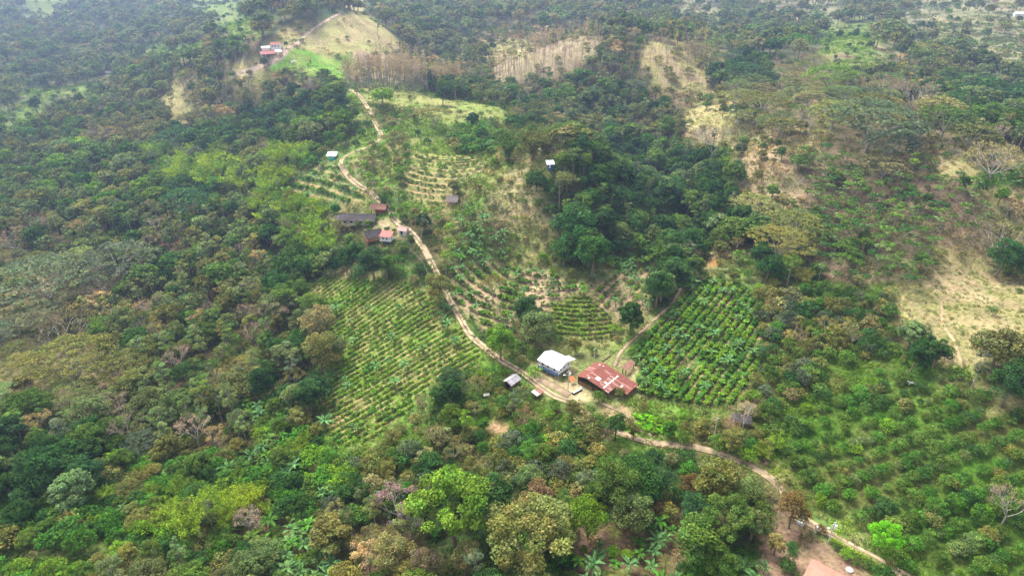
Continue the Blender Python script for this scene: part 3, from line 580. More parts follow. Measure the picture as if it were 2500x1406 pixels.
# per land use: spacing (m) and the mix of kinds: (kind, share, scale lo, scale hi, colours)
SPEC = {
 'D': (5.9, [('broad', 5, .8, 1.5, 'dark deep mid dark sage'), ('broadtall', 1.2, .7, 1, 'deep mid dark'), ('slender', 1.2, .7, 1, 'mid grey'), ('shrub', 2.5, 1, 1.6, 'mid dark emerald'), ('umbrella', .25, .6, .9, 'dark')]),
 'M': (5.8, [('broad', 5, .75, 1.45, 'mid sage mid emerald bright ash olive'), ('slender', 1, .7, 1, 'sage ash'), ('shrub', 2.5, 1, 1.6, 'mid sage bright'), ('umbrella', .3, .6, .9, 'grey')]),
 'O': (5.8, [('broad', 4.5, .7, 1.4, 'ash sage olive mid ash dark'), ('slender', 3.4, .7, 1.1, 'ash olive mid sage ash'), ('dryhead', .45, .7, 1.1, 'khaki olive straw'), ('bare', .5, .7, 1.1, 'pinkish'), ('shrub', 2, 1, 1.6, 'olive mid'), ('umbrella', .25, .6, .9, 'grey olive')]),
 'R': (10.5, [('umbrella', 2, .65, 1.2, 'ash olive sage grey khaki'), ('bareumbrella', .35, .7, 1.0, 'pinkish brown'), ('broad', 1.1, .6, .9, 'olive grey mid'), ('shrub', .8, 1, 1.5, 'khaki olive'), ('slender', .4, .6, .9, 'olive')]),
 'G': (4.0, [('shrub', 6, .9, 1.8, 'dark emerald emerald olive bright mid'), ('broad', 1.6, .5, .9, 'mid dark olive'), ('banana', .5, .9, 1.2, 'blue'), ('bamboo', .25, .4, .7, 'yellowgreen')]),
 'h': (9.0, [('broad', 5, 1.0, 1.8, 'ash sage mid ash olive khaki'), ('slender', 1.2, .9, 1.3, 'ash grey olive'), ('umbrella', .9, .9, 1.3, 'ash sage'), ('dryhead', .8, .8, 1.2, 'brown khaki')]),
 'm': (18, [('broad', 3, .7, 1.3, 'ash olive sage'), ('umbrella', 1.3, .7, 1.0, 'grey olive'), ('dryhead', .8, .8, 1.2, 'brown khaki'), ('slender', 1, .8, 1.2, 'grey'), ('shrub', 2, 1, 1.8, 'olive mid')]),
 'Y': (5.0, [('dryhead', 2, .8, 1.2, 'straw khaki olive'), ('broad', 3, .7, 1.2, 'khaki olive mid sage'), ('slender', 1, .8, 1.1, 'khaki olive'), ('bare', .5, .8, 1.1, 'pinkish')]),
 'T': (3.4, [('teak', 5, .8, 1.1, 'pinkish pinkish straw'), ('shrub', .4, 1, 1.5, 'khaki')]), 'U': (3.6, [('teak', 4, .7, 1, 'yellow straw khaki'), ('shrub', .8, 1, 1.6, 'khaki olive')]), 'L': (2.8, [('young', 3, .8, 1.1, 'khaki olive sage')]),
 'S': (8.8, [('shrub', 3, .8, 1.7, 'khaki olive mid'), ('dryhead', .7, .6, 1, 'brown khaki'), ('broad', .8, .5, .9, 'olive mid'), ('slender', .6, .6, .9, 'grey'), ('bare', .2, .6, .9, 'pinkish')]),
 's': (6.8, [('shrub', 4, .5, 1.2, 'mid bright olive khaki'), ('broad', .35, .45, .7, 'mid olive'), ('slender', .3, .5, .8, 'sage'), ('banana', .3, .8, 1.1, 'emerald')]),
 'e': (11, [('shrub', 3, .5, 1.1, 'mid khaki olive'), ('dryhead', .3, .5, .7, 'khaki')]), 'g': (17, [('shrub', 2, .6, 1.3, 'mid dark'), ('broad', .4, .5, .8, 'dark mid')]), 'd': (17, [('shrub', 2, .5, 1.1, 'olive mid khaki'), ('broad', .25, .5, .7, 'mid')]),
 'B': (4.6, [('bamboo', 6, .65, 1.0, 'bamboo bamboo yellowgreen apple'), ('broad', 1.0, .6, 1.0, 'mid olive grey'), ('slender', .5, .7, .9, 'sage'), ('shrub', 1.2, 1, 1.7, 'bright yellowgreen')]),
 'V': (4.6, [('bamboo', 2.5, .6, .9, 'olive mid olive'), ('broad', 1, .7, 1, 'mid dark')]),
 'b': (3.4, [('banana', 4, .7, 1.1, 'blue emerald blue mid'), ('shrub', 1.3, .6, 1.2, 'mid bright'), ('broad', .2, .5, .8, 'mid')]),
 'P': (3.7, [('young', 4, .7, 1.0, 'mid sage mid dark'), ('shrub', .6, .6, 1, 'mid khaki'), ('broad', .3, .6, .9, 'mid')]),
 'K': (9.5, [('citrus', 5, .8, 1.3, 'mid bright mid dark olive emerald'), ('shrub', 1.5, .6, 1.3, 'olive mid bright'), ('broad', .12, .5, .7, 'olive')]),
 'f': (3.9, [('citrus', 2.5, 1, 1.5, 'mid dark olive'), ('shrub', 4, .8, 1.6, 'olive mid khaki dark grey'), ('broad', 1.2, .4, .7, 'mid olive emerald'), ('dryhead', .25, .5, .7, 'khaki brown'), ('slender', .2, .5, .7, 'sage')]),
 'c': (3.8, [('banana', 2.6, .7, 1, 'emerald blue'), ('shrub', 1, .5, 1, 'mid bright'), ('palm', .15, .7, 1, 'olive')]),
}
rnd = random.Random(11)
# each record: kind, variant, x, y, z, scale, yaw, colour name, tint, px, py, size in photo, hero label
REC = []
def add_rec(kind, x, y, sc, cname, label=None, sxy=None, var=None):
    z = float(Hq(x, y)); h = HT[kind] * sc; px, py, dep = project(x, y, z + h * .6); size = FPX * h / float(dep)
    c = np.array(PAL[cname]) * rnd.uniform(.8, 1.35) * np.array([rnd.uniform(.9, 1.12), 1, rnd.uniform(.85, 1.12)])
    REC.append(dict(kind=kind, v=rnd.randrange(NV[kind]) if var is None else var, x=x, y=y, z=z - .1, sc=sc, sx=sxy or rnd.uniform(.82, 1.25), tx=rnd.gauss(0, .06), ty=rnd.gauss(0, .06), yaw=rnd.uniform(0, 6.28), cn=cname, tint=tuple(c), px=float(px), py=float(py), dep=float(dep), size=float(size), label=label))
# ---- hand placed trees: centre of the crown in the photo, crown width in photo pixels
HERO = [
 (1110,1252,240,'lobed','apple','tallest bright yellow-green tree at the bottom edge, centre'), (1285,1315,255,'lobed','olive','huge olive tree with pale limbs at the bottom edge'),
 (972,1243,95,'dryhead','mauve','mauve blossoming leafless tree beside the yellow-green tree'), (1005,1282,70,'dryhead','mauve','smaller violet tree below the mauve blossoming tree'),
 (1138,1345,95,'broadtall','khaki','cream and brown leaved tree in front of the yellow-green tree'), (962,1340,90,'broadtall','khaki','khaki brown tall tree left of the cream-leaved tree'), (1035,1375,75,'broadtall','brown','brown tree squeezed between khaki and cream-leaved trees'),
 (1440,1245,100,'broadtall','bright','bright green tree left of the brown banana slope'), (1505,1185,115,'broadtall','mid','large mid green tree above the brown banana slope'), (1312,1218,85,'broad','brown','brown domed tree with dark hollow under its crown'),
 (1300,1168,75,'broad','sage','pale sage tree above the brown domed tree'), (1405,548,125,'broad','dark','giant dark green tree on the front of the knoll'), (1378,600,80,'broad','dark','dark tree at the lower left of the giant dark tree'), (1440,600,90,'broad','mid','green tree at the lower right of the giant dark tree'), (1470,545,80,'broad','deep','dark tree right of the giant dark tree'), (1450,615,110,'broad','dark','dark tree on the right foot of the knoll'),
 (1900,598,160,'umbrella','olive','great domed tree above the right crop field'), (1855,620,80,'broad','dark','dark tree at the left edge of the great domed tree'), (1073,702,72,'broad','olive','tree overhanging the dirt road with yellow-green side shoots'), (1052,700,30,'shrub','yellowgreen','yellow-green shoots on the roadside tree'),
 (1222,832,85,'broad','apple','yellow-green topped tree at the road bend above the white house'), (1295,770,75,'broadtall','deep','very dark tree beside the fan terrace'), (1326,786,42,'dryhead','brown','small brown round tree beside the very dark tree'),
 (1203,703,50,'dryhead','khaki','khaki tree standing in the tan terraces'), (1106,448,45,'broad','olive','dark olive tree behind the thatched terrace hut'), (937,482,34,'bamboo','dark','dark bushy bamboo above the rusty-roofed hut'), (958,525,23,'shrub','emerald','bright round clipped bush by the dirt road'),
 (1062,285,88,'umbrella','olive','lone umbrella tree on the pasture right of the track'), (1150,284,50,'broad','deep','dark round tree right of the lone umbrella tree'), (932,226,58,'broad','bright','green spreading tree beside the top of the track'), (873,213,22,'shrub','mid','small bush at the top end of the track'), (1080,228,45,'broad','deep','dark round tree at the pasture edge'),
 (2160,1302,88,'lobed','lime','vivid lime tree beside the lower road hedge'), (1745,1175,135,'broadtall','olive','pale olive big tree left of the lower road'), (1775,1262,150,'lobed','mid','big mid green tree left of the leaf-strewn yard'), (1700,1250,85,'broadtall','deep','blue-dark tree next to the big mid green tree'),
 (1685,1180,60,'broad','rust','rust tinged tree left of the pale olive tree'), (1590,1225,75,'broad','rust','rusty olive tree on the brown banana slope'), (1940,1238,80,'broadtall','rust','rust brown tree by the lower road gate'), (1893,1205,55,'dryhead','khaki','pale blossoming thin tree beside the rust brown tree'), (1898,1325,66,'broad','khaki','khaki round tree in the leaf-strewn yard'),
 (603,1255,85,'stump','pinkish','whitish dead tree with broken limbs among bananas'), (452,1262,115,'bamboo','yellowgreen','fullest yellow-green bamboo of the lower left'), (430,1185,60,'bamboo','yellowgreen','yellow-green bamboo behind the fullest bamboo'),
 (525,950,62,'bare','straw','tall leafless tree left of the banana strip'), (240,712,105,'bareumbrella','pinkish','leafless spreading tree below the dark umbrella canopy'), (330,765,95,'bareumbrella','straw','pale leafless spreading tree, second below the dark canopy'), (155,815,165,'bareumbrella','brown','wide brown leafless tree near the left edge'),
 (653,772,60,'bare','pinkish','tan leafless tree left of the left crop field'), (78,545,85,'bareumbrella','rust','orange-tinged bare tree at the left edge'), (30,590,90,'bareumbrella','pinkish','pale bare tree at the left edge'),
 (285,640,190,'umbrella','grey','long grey-green umbrella tree, upper of the left canopies'), (110,690,230,'umbrella','grey','widest umbrella canopy at the left edge'), (210,655,150,'umbrella','grey','umbrella canopy between the two left-edge canopies'), (90,780,160,'umbrella','grey','grey umbrella canopy under the widest canopy'), (170,890,220,'umbrella','olive','brownish-olive umbrella canopy low on the left edge'), (300,905,150,'umbrella','olive','olive umbrella canopy left of the slender grove'), (60,900,150,'umbrella','olive','olive umbrella canopy touching the left edge'),
 (455,490,135,'umbrella','deep','dark umbrella tree below the yellow-green bamboo grove'), (432,340,120,'umbrella','deep','dark umbrella tree above the yellow-green bamboo grove'), (1745,352,66,'bare','pinkish','white leafless tree on the right dry slope'), (1822,1020,62,'bare','pinkish','white leafless tree beside the lower road shed'),
 (2030,193,125,'umbrella','bright','light green umbrella tree, upper right'), (1945,108,92,'umbrella','emerald','vivid green umbrella tree far on the right'), (1700,124,76,'umbrella','brown','brown umbrella tree right of the yellow grove'), (2150,212,100,'bareumbrella','brown','brown leafless umbrella tree in the upper right'), (2235,232,110,'bareumbrella','pinkish','tan leafless umbrella tree right of the brown one'),
 (2295,262,130,'umbrella','khaki','khaki umbrella tree near the upper right edge'), (2310,297,140,'umbrella','mid','green umbrella tree under the khaki one'), (1865,252,115,'umbrella','olive','olive umbrella tree on the right ridge'), (1808,275,85,'umbrella','deep','dark layered tree left of the ridge umbrella'), (2130,305,220,'umbrella','grey','widest grey-green umbrella on the right ridge'),
 (2040,275,140,'umbrella','olive','olive umbrella behind the widest ridge umbrella'), (2180,350,150,'umbrella','grey','grey umbrella below the widest ridge umbrella'), (2160,405,130,'umbrella','khaki','khaki umbrella above the hillside plantation'), (2430,395,150,'bareumbrella','straw','tan spreading tree at the right edge'), (2440,585,150,'bareumbrella','khaki','big half-bare spreading tree above the dry pasture'), (2450,625,90,'broad','dark','dark thicket tree under the half-bare spreading tree'),
 (1822,183,110,'umbrella','deep','dark umbrella tree right of the yellow slope'), (1390,318,110,'umbrella','mid','umbrella tree behind the pale-trunk grove'), (985,170,40,'broad','mid','tree behind the long pole-tree row'),
 (2006,1288,34,'shrub','rust','rust-leaved bush beside the white gate'), (2042,1332,22,'shrub','mid','slim bush in the yard beside the lamp pole'), (2066,1352,36,'shrub','bright','left bush of the yard row under the hedge'), (2094,1365,36,'shrub','mid','second bush of the yard row under the hedge'), (2122,1374,34,'shrub','mid','third bush of the yard row under the hedge'),
 (1935,1332,36,'shrub','dark','dark bush between khaki tree and dark palm'), (1925,1375,48,'citrus','dark','dark citrus left of the pink-roofed house'), (1868,1385,36,'banana','blue','blue-green papaya-like plant left of the pink house'), (2160,1400,60,'shrub','dark','dark bushes at the bottom edge beside the hedge'), (2175,1375,30,'shrub','olive','olive bush at the end of the hedge'),
 (842,556,48,'broad','khaki','khaki tree in front of the left end of the farmhouse'), (872,546,20,'bamboo','yellowgreen','small yellow-green clump in front of the farmhouse wall'), (898,545,18,'broad','apple','small green tree in front of the farmhouse posts'), (820,505,40,'broad','emerald','bright green tree at the left end of the farmhouse'), (945,560,18,'citrus','dark','left of two dark bushes above the white cottage'), (962,562,18,'citrus','mid','right of two bushes above the white cottage'), (1003,578,22,'citrus','dark','dark bush below the pink shed'),
 (870,600,50,'broad','olive','olive tree with pale leaning stem below the wooden house'), (905,480,40,'dryhead','khaki','khaki grey tree above the farmhouse roof'),
 (1420,1003,40,'citrus','olive','olive fruit tree overhanging the road below the trough'), (1462,1022,44,'broad','mid','round mid green tree hiding the road below the barn'), (1505,1038,60,'broad','dark','dark palm-like clump of trees over the road bend'), (1548,1050,40,'broad','olive','olive tree left of where the road comes out again'), (2465,1240,75,'bare','pinkish','white leafless tree at the lower right edge'), (724,924,42,'dryhead','khaki','thin yellowish tree left of the left crop field'), (772,785,80,'broadtall','khaki','khaki tree at the left corner of the crop field'), (775,850,85,'broadtall','olive','olive tree under the khaki corner tree'),
 (1096,948,92,'broad','dark','dark round tree at the lower right corner of the left field'), (1305,905,42,'shrub','bright','bright bush left of the white stilt house'), (1248,990,40,'broad','grey','grey bush below the small grey shed'), (1462,965,38,'citrus','mid','round green fruit tree in front of the red barn'), (1510,955,36,'citrus','olive','olive fruit tree at the barn corner'), (1355,985,40,'citrus','mid','fruit tree beside the road below the yard'), (1128,1025,38,'slender','bright','bright young tree with pale stem in the meadow'), (1040,985,40,'slender','khaki','khaki thin tree at the field foot'),
 (1180,1095,36,'broad','emerald','emerald bush tree in the central orchard'), (1335,1070,32,'broad','lime','lime topped small tree in the central orchard'), (1270,1180,60,'broad','sage','sage bush tree left of the brown domed tree'), (1600,1115,70,'broad','deep','dark tree just under the lower road'), (2250,845,55,'broad','dark','dark tree at the edge of the dry pasture'), (2235,870,70,'broad','dark','lower dark tree at the edge of the dry pasture'), (2440,860,130,'broad','olive','olive thicket tree on the right below the pasture'),
 (2470,935,110,'broad','dark','dark thicket tree at the right edge'), (1935,640,60,'bamboo','yellowgreen','yellow-green bamboo under the great domed tree'), (1965,670,55,'bamboo','olive','olive bamboo right of the yellow-green one'), (1300,340,70,'bamboo','olive','dark plumed bamboo left of the pale-trunk grove'), (1240,345,70,'bamboo','mid','green plumed bamboo, left of the dark plumed one'),
 (1930,1345,50,'palm','dark','dark palm beside the pink-roofed house'), (1785,1290,45,'palm','deep','dark palm between the yard trees'), (1625,1380,50,'palm','olive','yellowish palm among the bottom bananas'), (1310,430,60,'broad','deep','dark tree under the blue cabin'), (1385,430,60,'broad','olive','olive tree right below the blue cabin'), (1460,420,85,'broad','dark','dark tree on the knoll shoulder'), (1530,430,80,'broadtall','dark','dark tall tree behind the knoll shoulder'),
 (643,150,26,'broad','deep','dark round tree below the hilltop farm'), (698,107,16,'broad','deep','small dark tree behind the hilltop farmhouse'), (738,97,16,'shrub','mid','lone bush on the bare dry hill'), (920,60,22,'slender','sage','tall pale tree on the dry hill shoulder'), (1068,535,24,'banana','emerald','banana plant left of the tan slope'), (2445,475,40,'broad','bright','bright tree at the right edge of the plantation'), (2390,900,50,'slender','grey','grey thin-stemmed tree below the dry pasture'),
]
for (px, py, wpx, kind, cn, lab) in HERO:
    sc = 1.0
    for _ in range(4):
        g = at(px, py, HT[kind] * sc * .62); dep = float(project(g.x, g.y, g.z + HT[kind] * sc * .62)[2]); sc = wpx * dep / FPX / (2 * CR[kind])
    add_rec(kind, g.x, g.y, sc, cn, lab, 1.0)
HX = np.array([(r['x'], r['y'], CR[r['kind']] * r['sc']) for r in REC])
# ---- automatic filling of the rest of the land
cand = []
for (y0, y1, s) in ((78, 300, 2.3), (300, 620, 3.4), (620, 1500, 6.5), (1500, 2600, 16)):
    ys = np.arange(y0, y1, s); xs = np.arange(-.92 * y1 - 60, .92 * y1 + 60, s); a, b = np.meshgrid(xs, ys); a = a.ravel() + rng.uniform(-.5, .5, a.size) * s; b = b.ravel() + rng.uniform(-.5, .5, b.size) * s
    k = np.abs(a) < .86 * b + 45; cand.append(np.stack([a[k], b[k], np.full(k.sum(), s)], 1))
cand = np.concatenate(cand); cand = cand[np.random.default_rng(5).permutation(len(cand))]
cz = Hq(cand[:, 0], cand[:, 1]); gx, gy, _ = project(cand[:, 0], cand[:, 1], cz); qx, qy, dd = project(cand[:, 0], cand[:, 1], cz + 5)
inside = (gx > -260) & (gx < 2760) & (gy < 1700)
ccode = code_at(qx, qy, cand[:, 0], cand[:, 1]); infield = np.zeros(len(cand), bool)
for poly in POLY.values(): infield |= inpoly(gx, gy, poly)
infield2 = np.zeros(len(cand), bool)
for nm_, poly in POLY.items():
    infield2 |= inpoly(qx, qy, poly)
grid = {}; CS = 6.0
def near_ok(x, y, r):
    i, j = int(x // CS), int(y // CS)
    for a in range(i - 2, i + 3):
        for b in range(j - 2, j + 3):
            for (u, v, q) in grid.get((a, b), ()):
                if (u - x) ** 2 + (v - y) ** 2 < (min(r, q) * .5 + max(r, q) * .5) ** 2: return False
    return True
def put(x, y, r): grid.setdefault((int(x // CS), int(y // CS)), []).append((x, y, r))
for i in range(len(cand)):
    if not inside[i] or infield[i]: continue
    c = chr(ccode[i])
    if infield2[i]: continue
    if c == '.': c = 's'
    if c not in SPEC: continue
    x, y, s = cand[i]; sp_, mixk = SPEC[c]; far = 1.0 if dd[i] < 420 else (1.22 if dd[i] < 900 else 1.6)
    if c == 'K':
        pass
    kinds = [m[0] for m in mixk]; m = rnd.choices(mixk, [q[1] for q in mixk])[0]; kind = m[0]; sc = rnd.uniform(m[2], m[3]) * (1.0 if far == 1 else far * .93)
    if y < 100 and sc > 1: sc = 1.0
    rad = {'shrub': .62, 'citrus': .8, 'banana': .62, 'young': .85, 'teak': 1, 'bamboo': .7}.get(kind, .78) * sp_ * far * (1.6 if kind in ('umbrella', 'bareumbrella') and c != 'R' else 1)
    rad *= .75 + .5 * float(vnoise(x, y, 25, 99))
    if len(HX) and (np.hypot(HX[:, 0] - x, HX[:, 1] - y) < HX[:, 2] * .75 + CR[kind] * sc * .35).any(): continue
    if not near_ok(x, y, rad): continue
    h = HT[kind] * sc; cx, cy, dep = project(x, y, cz[i] + h * .6); rp = FPX * CR[kind] * sc / dep; hp = FPX * h * .45 / dep
    dxx = (KEEPA[:, 0] - cx) / (rp * .85 + KEEPA[:, 2]); dyy = (KEEPA[:, 1] - cy) / (hp * .85 + KEEPA[:, 2])
    if (dxx * dxx + dyy * dyy < 1).any(): continue
    put(x, y, rad); add_rec(kind, float(x), float(y), sc, rnd.choice(m[4].split()))
# ---- crop rows
def row_points(nm, step, off=0.0):
    typ, A, d, spc = ROWW[nm]; poly = POLY[nm]; out = []
    ext = [at(*q) for q in poly]; x0, x1 = min(q.x for q in ext), max(q.x for q in ext); y0, y1 = min(q.y for q in ext), max(q.y for q in ext)
    if typ == 'line':
        for k in range(-80, 81):
            for j in range(-130, 131): u = (k + off) * spc; s = j * step; out.append((A.x - d.y * u + d.x * s, A.y + d.x * u + d.y * s))
    else:
        for k in range(1, 60):
            r = (k + off) * spc
            for j in range(int(6.2832 * r / step)): a = j * step / r; out.append((A.x + math.cos(a) * r, A.y + math.sin(a) * r))
    o = np.array(out); o = o[(o[:, 0] > x0) & (o[:, 0] < x1) & (o[:, 1] > y0) & (o[:, 1] < y1)]
    px, py, _ = project(o[:, 0], o[:, 1], Hq(o[:, 0], o[:, 1])); return o[inpoly(px, py, poly)]
POLY['orchard'] = [(1935,1050),(2060,960),(2300,905),(2420,930),(2560,1010),(2600,1430),(2330,1430),(2200,1330),(2050,1260),(1985,1225),(1905,1120)]
ROWW['orchard'] = ('line',) + line_u((1960, 1200), (2400, 1035)) + (4.9,)
POLY['teakrow'] = [(838,200),(1000,204),(1125,216),(1125,230),(1050,228),(840,218)]
ROWW['teakrow'] = ('line',) + line_u((850, 214), (1050, 219)) + (3.4,)
for q_ in ('pasture', 'drypasture', 'hilltop', 'greenhill'):   # a few bushes only
    ROWW[q_] = ('line',) + line_u(POLY[q_][0], POLY[q_][2]) + (13,)
POLY['grove'] = [(1345,366),(1440,370),(1448,386),(1345,382)]
ROWW['grove'] = ('line',) + line_u((1350, 374), (1440, 379)) + (3.2,)
for nm, step, kinds, cols, sc0, sc1, drop, jit in (('grove', 2.4, ['young'], 'khaki olive khaki', .85, 1.1, .05, .4), ('pasture', 12, ['shrub'], 'mid olive', .5, 1.1, .5, 5), ('drypasture', 14, ['shrub'], 'khaki mid olive', .35, .8, .5, 6), ('hilltop', 15, ['shrub'], 'khaki mid', .5, .9, .6, 6), ('greenhill', 14, ['shrub'], 'mid', .5, .9, .6, 6), ('teakrow', 2.3, ['teak'], 'pinkish pinkish straw', 1.0, 1.35, .05, .5), ('orchard', 2.7, ['citrus'] * 12 + ['shrub'], 'mid mid dark emerald sage mid emerald', .65, 1.3, .1, .35), ('leftfield', .75, ['crop'] * 60 + ['banana'], 'mid bright emerald bright bright apple', .35, .85, .08, .16), ('rightfield', .6, ['crop'] * 30 + ['banana'], 'emerald bright bright apple emerald', .6, 1.35, .05, .28),
        ('midterrace', .9, ['crop'] * 12 + ['banana'], 'emerald mid bright', .6, 1.4, .15, .4), ('fanterrace', .7, ['crop'], 'mid olive bright apple', .5, .85, .08, .15), ('rightterrace', 1.9, ['crop'] * 3 + ['banana'], 'bright emerald mid', .7, 1.1, .3, .4),
        ('upperterrace', 1.3, ['crop'] * 6 + ['banana'], 'emerald mid bright', .8, 1.4, .12, .5), ('knollterrace', 1.2, ['crop'] * 6, 'mid emerald olive', .6, 1.1, .25, .3), ('bean', 1, ['crop'], 'lime bright', .6, .9, .1, .2)):
    if nm == 'bean': ROWW['bean'] = ('line', at(1545, 1010), (at(1640, 1050) - at(1545, 1010)).normalized(), 1.6)
    for x, y in row_points(nm, step, .5 if ROWDEF.get(nm, (0, 0))[0] == 'arc' else .5):
        if rnd.random() < drop: continue
        x += rnd.uniform(-jit, jit); y += rnd.uniform(-jit, jit); kind = rnd.choice(kinds); sc = rnd.uniform(sc0, sc1) * (.75 + .5 * float(vnoise(x, y, 9, 71)))
        if vnoise(x, y, 5, 72) < .16: continue
        if nm == 'orchard' and len(HX) and (np.hypot(HX[:, 0] - x, HX[:, 1] - y) < HX[:, 2] * .8).any(): continue
        if kind == 'banana': sc = rnd.uniform(.65, 1.0)
        px, py, _ = project(x, y, Hq(x, y) + 1)
        if (np.hypot(KEEPA[:, 0] - px, KEEPA[:, 1] - py) < KEEPA[:, 2]).any(): continue
        add_rec(kind, float(x), float(y), sc, 'blue' if kind == 'banana' else rnd.choice(cols.split()))
# ---- hedge of shrubs along the lower road is a thing of its own further down
INDIV = {}; REST = []
for r in REC: r['name'] = NAME[r['kind']]
order = sorted(range(len(REC)), key=lambda i: (REC[i]['label'] is None, -REC[i]['size']))
CAP = {'crop_plant': 300, 'shrub': 300}
for i in order:
    r = REC[i]; inf = -8 < r['px'] < 2508 and -8 < r['py'] < 1425; L_ = INDIV.setdefault(r['name'], [])
    if r['label'] or (inf and len(L_) < 300): L_.append(r)
    else: REST.append(r)
# ---- labels that single each plant out
LM = [('hilltop farm',665,128),('dry hill top',850,60),('long pole-tree row',930,185),('turquoise cabin',812,383),('blue cabin',1345,406),('thatched terrace hut',1105,487),('long dark-roofed farmhouse',880,528),('red-topped white cottage',945,582),('roadside tree',1073,702),
 ('left crop field',960,880),('right crop field',1700,830),('fan terrace',1420,775),('tan terraces',1230,720),('right terraces',1520,715),('white stilt house',1365,895),('red barn',1475,915),('small grey shed',1250,928),('giant dark tree',1405,565),('great domed tree',1900,598),
 ('hillside plantation',2150,500),('dry right pasture',2360,760),('orchard middle',2200,1080),('pink-roofed house',1990,1390),('vivid lime tree',2160,1302),('yellow-green tree',1110,1252),('mauve tree',972,1243),('yellow bamboo grove',640,470),('left umbrella canopy',150,690),('brown leafless tree',155,815),
 ('banana strip',640,1050),('dead white tree',603,1255),('fullest bamboo',452,1262),('brown banana slope',1560,1300),('central orchard',1200,1110),('lower road bend',1850,1150),('lone umbrella tree',1062,285),('far pinkish grove',1330,140),('yellow slope',1620,170),('light umbrella tree',2030,193),('vivid umbrella tree',1945,108),
 ('widest ridge umbrella',2130,305),('tan edge tree',2430,395),('far long building',250,178),('left valley meadow',130,235),('upper left forest',250,80),('lower left corner',80,1340),('lower right corner',2440,1340),('left slender grove',450,640),('top right hills',2300,60),('top centre forest',1150,30),('knoll slope',1230,500),('white leafless tree',1745,352),('left edge forest',60,450),('slender trees',500,900),('hazy mid forest',380,150),('dark ravine',1620,520)]
LMA = np.array([(a, b) for _, a, b in LM], float)
def where(px, py):
    d = np.hypot(LMA[:, 0] - px, LMA[:, 1] - py); k = int(np.argmin(d)); dx, dy = px - LMA[k, 0], py - LMA[k, 1]
    if d[k] < 22: w_ = 'right beside'
    elif abs(dx) > 2.2 * abs(dy): w_ = 'left of' if dx < 0 else 'right of'
    elif abs(dy) > 2.2 * abs(dx): w_ = 'just above' if dy < 0 else 'just below'
    else: w_ = ('upper ' if dy < 0 else 'lower ') + ('left of' if dx < 0 else 'right of')
    band = '' if d[k] < 45 else ('further ' if d[k] < 110 else 'well ')
    return band + w_.replace('just ', '') + ' the ' + LM[k][0]
ORD = ['first', 'second', 'third', 'fourth', 'fifth', 'sixth', 'seventh', 'eighth', 'ninth', 'tenth', 'eleventh', 'twelfth']
def nwords(t_): return len(t_.replace('-', ' ').replace(',', ' ').split())
SHORT = {'broad': 'round tree', 'broadtall': 'tall tree', 'lobed': 'big tree', 'slender': 'slender tree', 'umbrella': 'umbrella tree', 'bareumbrella': 'leafless spreading tree', 'bare': 'leafless tree', 'stump': 'leafless tree', 'dryhead': 'half-bare tree', 'teak': 'pole tree', 'young': 'plantation tree', 'shrub': 'shrub', 'citrus': 'fruit tree', 'crop': 'crop plant', 'banana': 'banana plant', 'palm': 'palm', 'bamboo': 'bamboo clump'}
def assign_labels(recs):
    cl = {}
    for r in recs:
        if r['label']: continue
        r['base'] = CNAME[r['cn']] + ' ' + PHR[r['kind']] + ' ' + where(r['px'], r['py']); cl.setdefault(r['base'], []).append(r)
    for b, L_ in cl.items():
        L_.sort(key=lambda r: -r['size']); n = len(L_)
        if n == 1: L_[0]['label'] = b; continue
        parts = [('', L_)] if n <= 4 else [('large ', L_[:n // 3]), ('medium ', L_[n // 3:2 * n // 3]), ('small ', L_[2 * n // 3:])]
        for pre, q in parts:
            q.sort(key=lambda r: r['px']); m = len(q)
            for i, r in enumerate(q):
                suf = '' if m == 1 else (', leftmost' if i == 0 else (', rightmost' if i == m - 1 else ', %s from left' % (ORD[i] if i < 12 else '%dth' % (i + 1))))
                bb = b
                if nwords(pre + bb + suf) > 16: bb = bb.replace(PHR[r['kind']], SHORT[r['kind']])
                r['label'] = pre + bb + suf
for L_ in INDIV.values(): assign_labels(L_)
def lod_of(r):
    if r['kind'] in ('crop', 'banana', 'palm', 'grass'): return 0
    d = r['dep']; return 0 if d < 260 else (1 if d < 520 else 2)
def plant_obj(r):
    cm, tm = pmesh(r['kind'], r['v'], lod_of(r)); k = r['kind']
    if r['size'] < 9 or k == 'crop':   # too small in the photo to show parts: a single mesh
        key = (k, r['v'], lod_of(r), 'one')
        if key not in _cache: _cache[key] = merged(cm, tm, NAME[k])
        o = bpy.data.objects.new(r['name'], _cache[key]); COL.objects.link(o); o['tint'] = r['tint']
    else:
        o = bpy.data.objects.new(r['name'], None); COL.objects.link(o); o.empty_display_size = .5
        if cm:
            c = bpy.data.objects.new({'banana': 'leaves', 'palm': 'fronds', 'bamboo': 'foliage', 'shrub': 'foliage'}.get(k, 'crown'), cm); COL.objects.link(c); c.parent = o; c['tint'] = r['tint']
        if tm:
            c = bpy.data.objects.new({'banana': 'stem', 'bamboo': 'culms', 'shrub': 'stem'}.get(k, 'trunk'), tm); COL.objects.link(c); c.parent = o
    o.location = (r['x'], r['y'], r['z']); o.rotation_euler = (r['tx'], r['ty'], r['yaw']); o.scale = (r['sc'] * r['sx'], r['sc'] * r['sx'], r['sc'])
    o['label'] = r['label']; o['category'] = KCAT.get(k, 'tree'); o['group'] = GRP[r['name']]
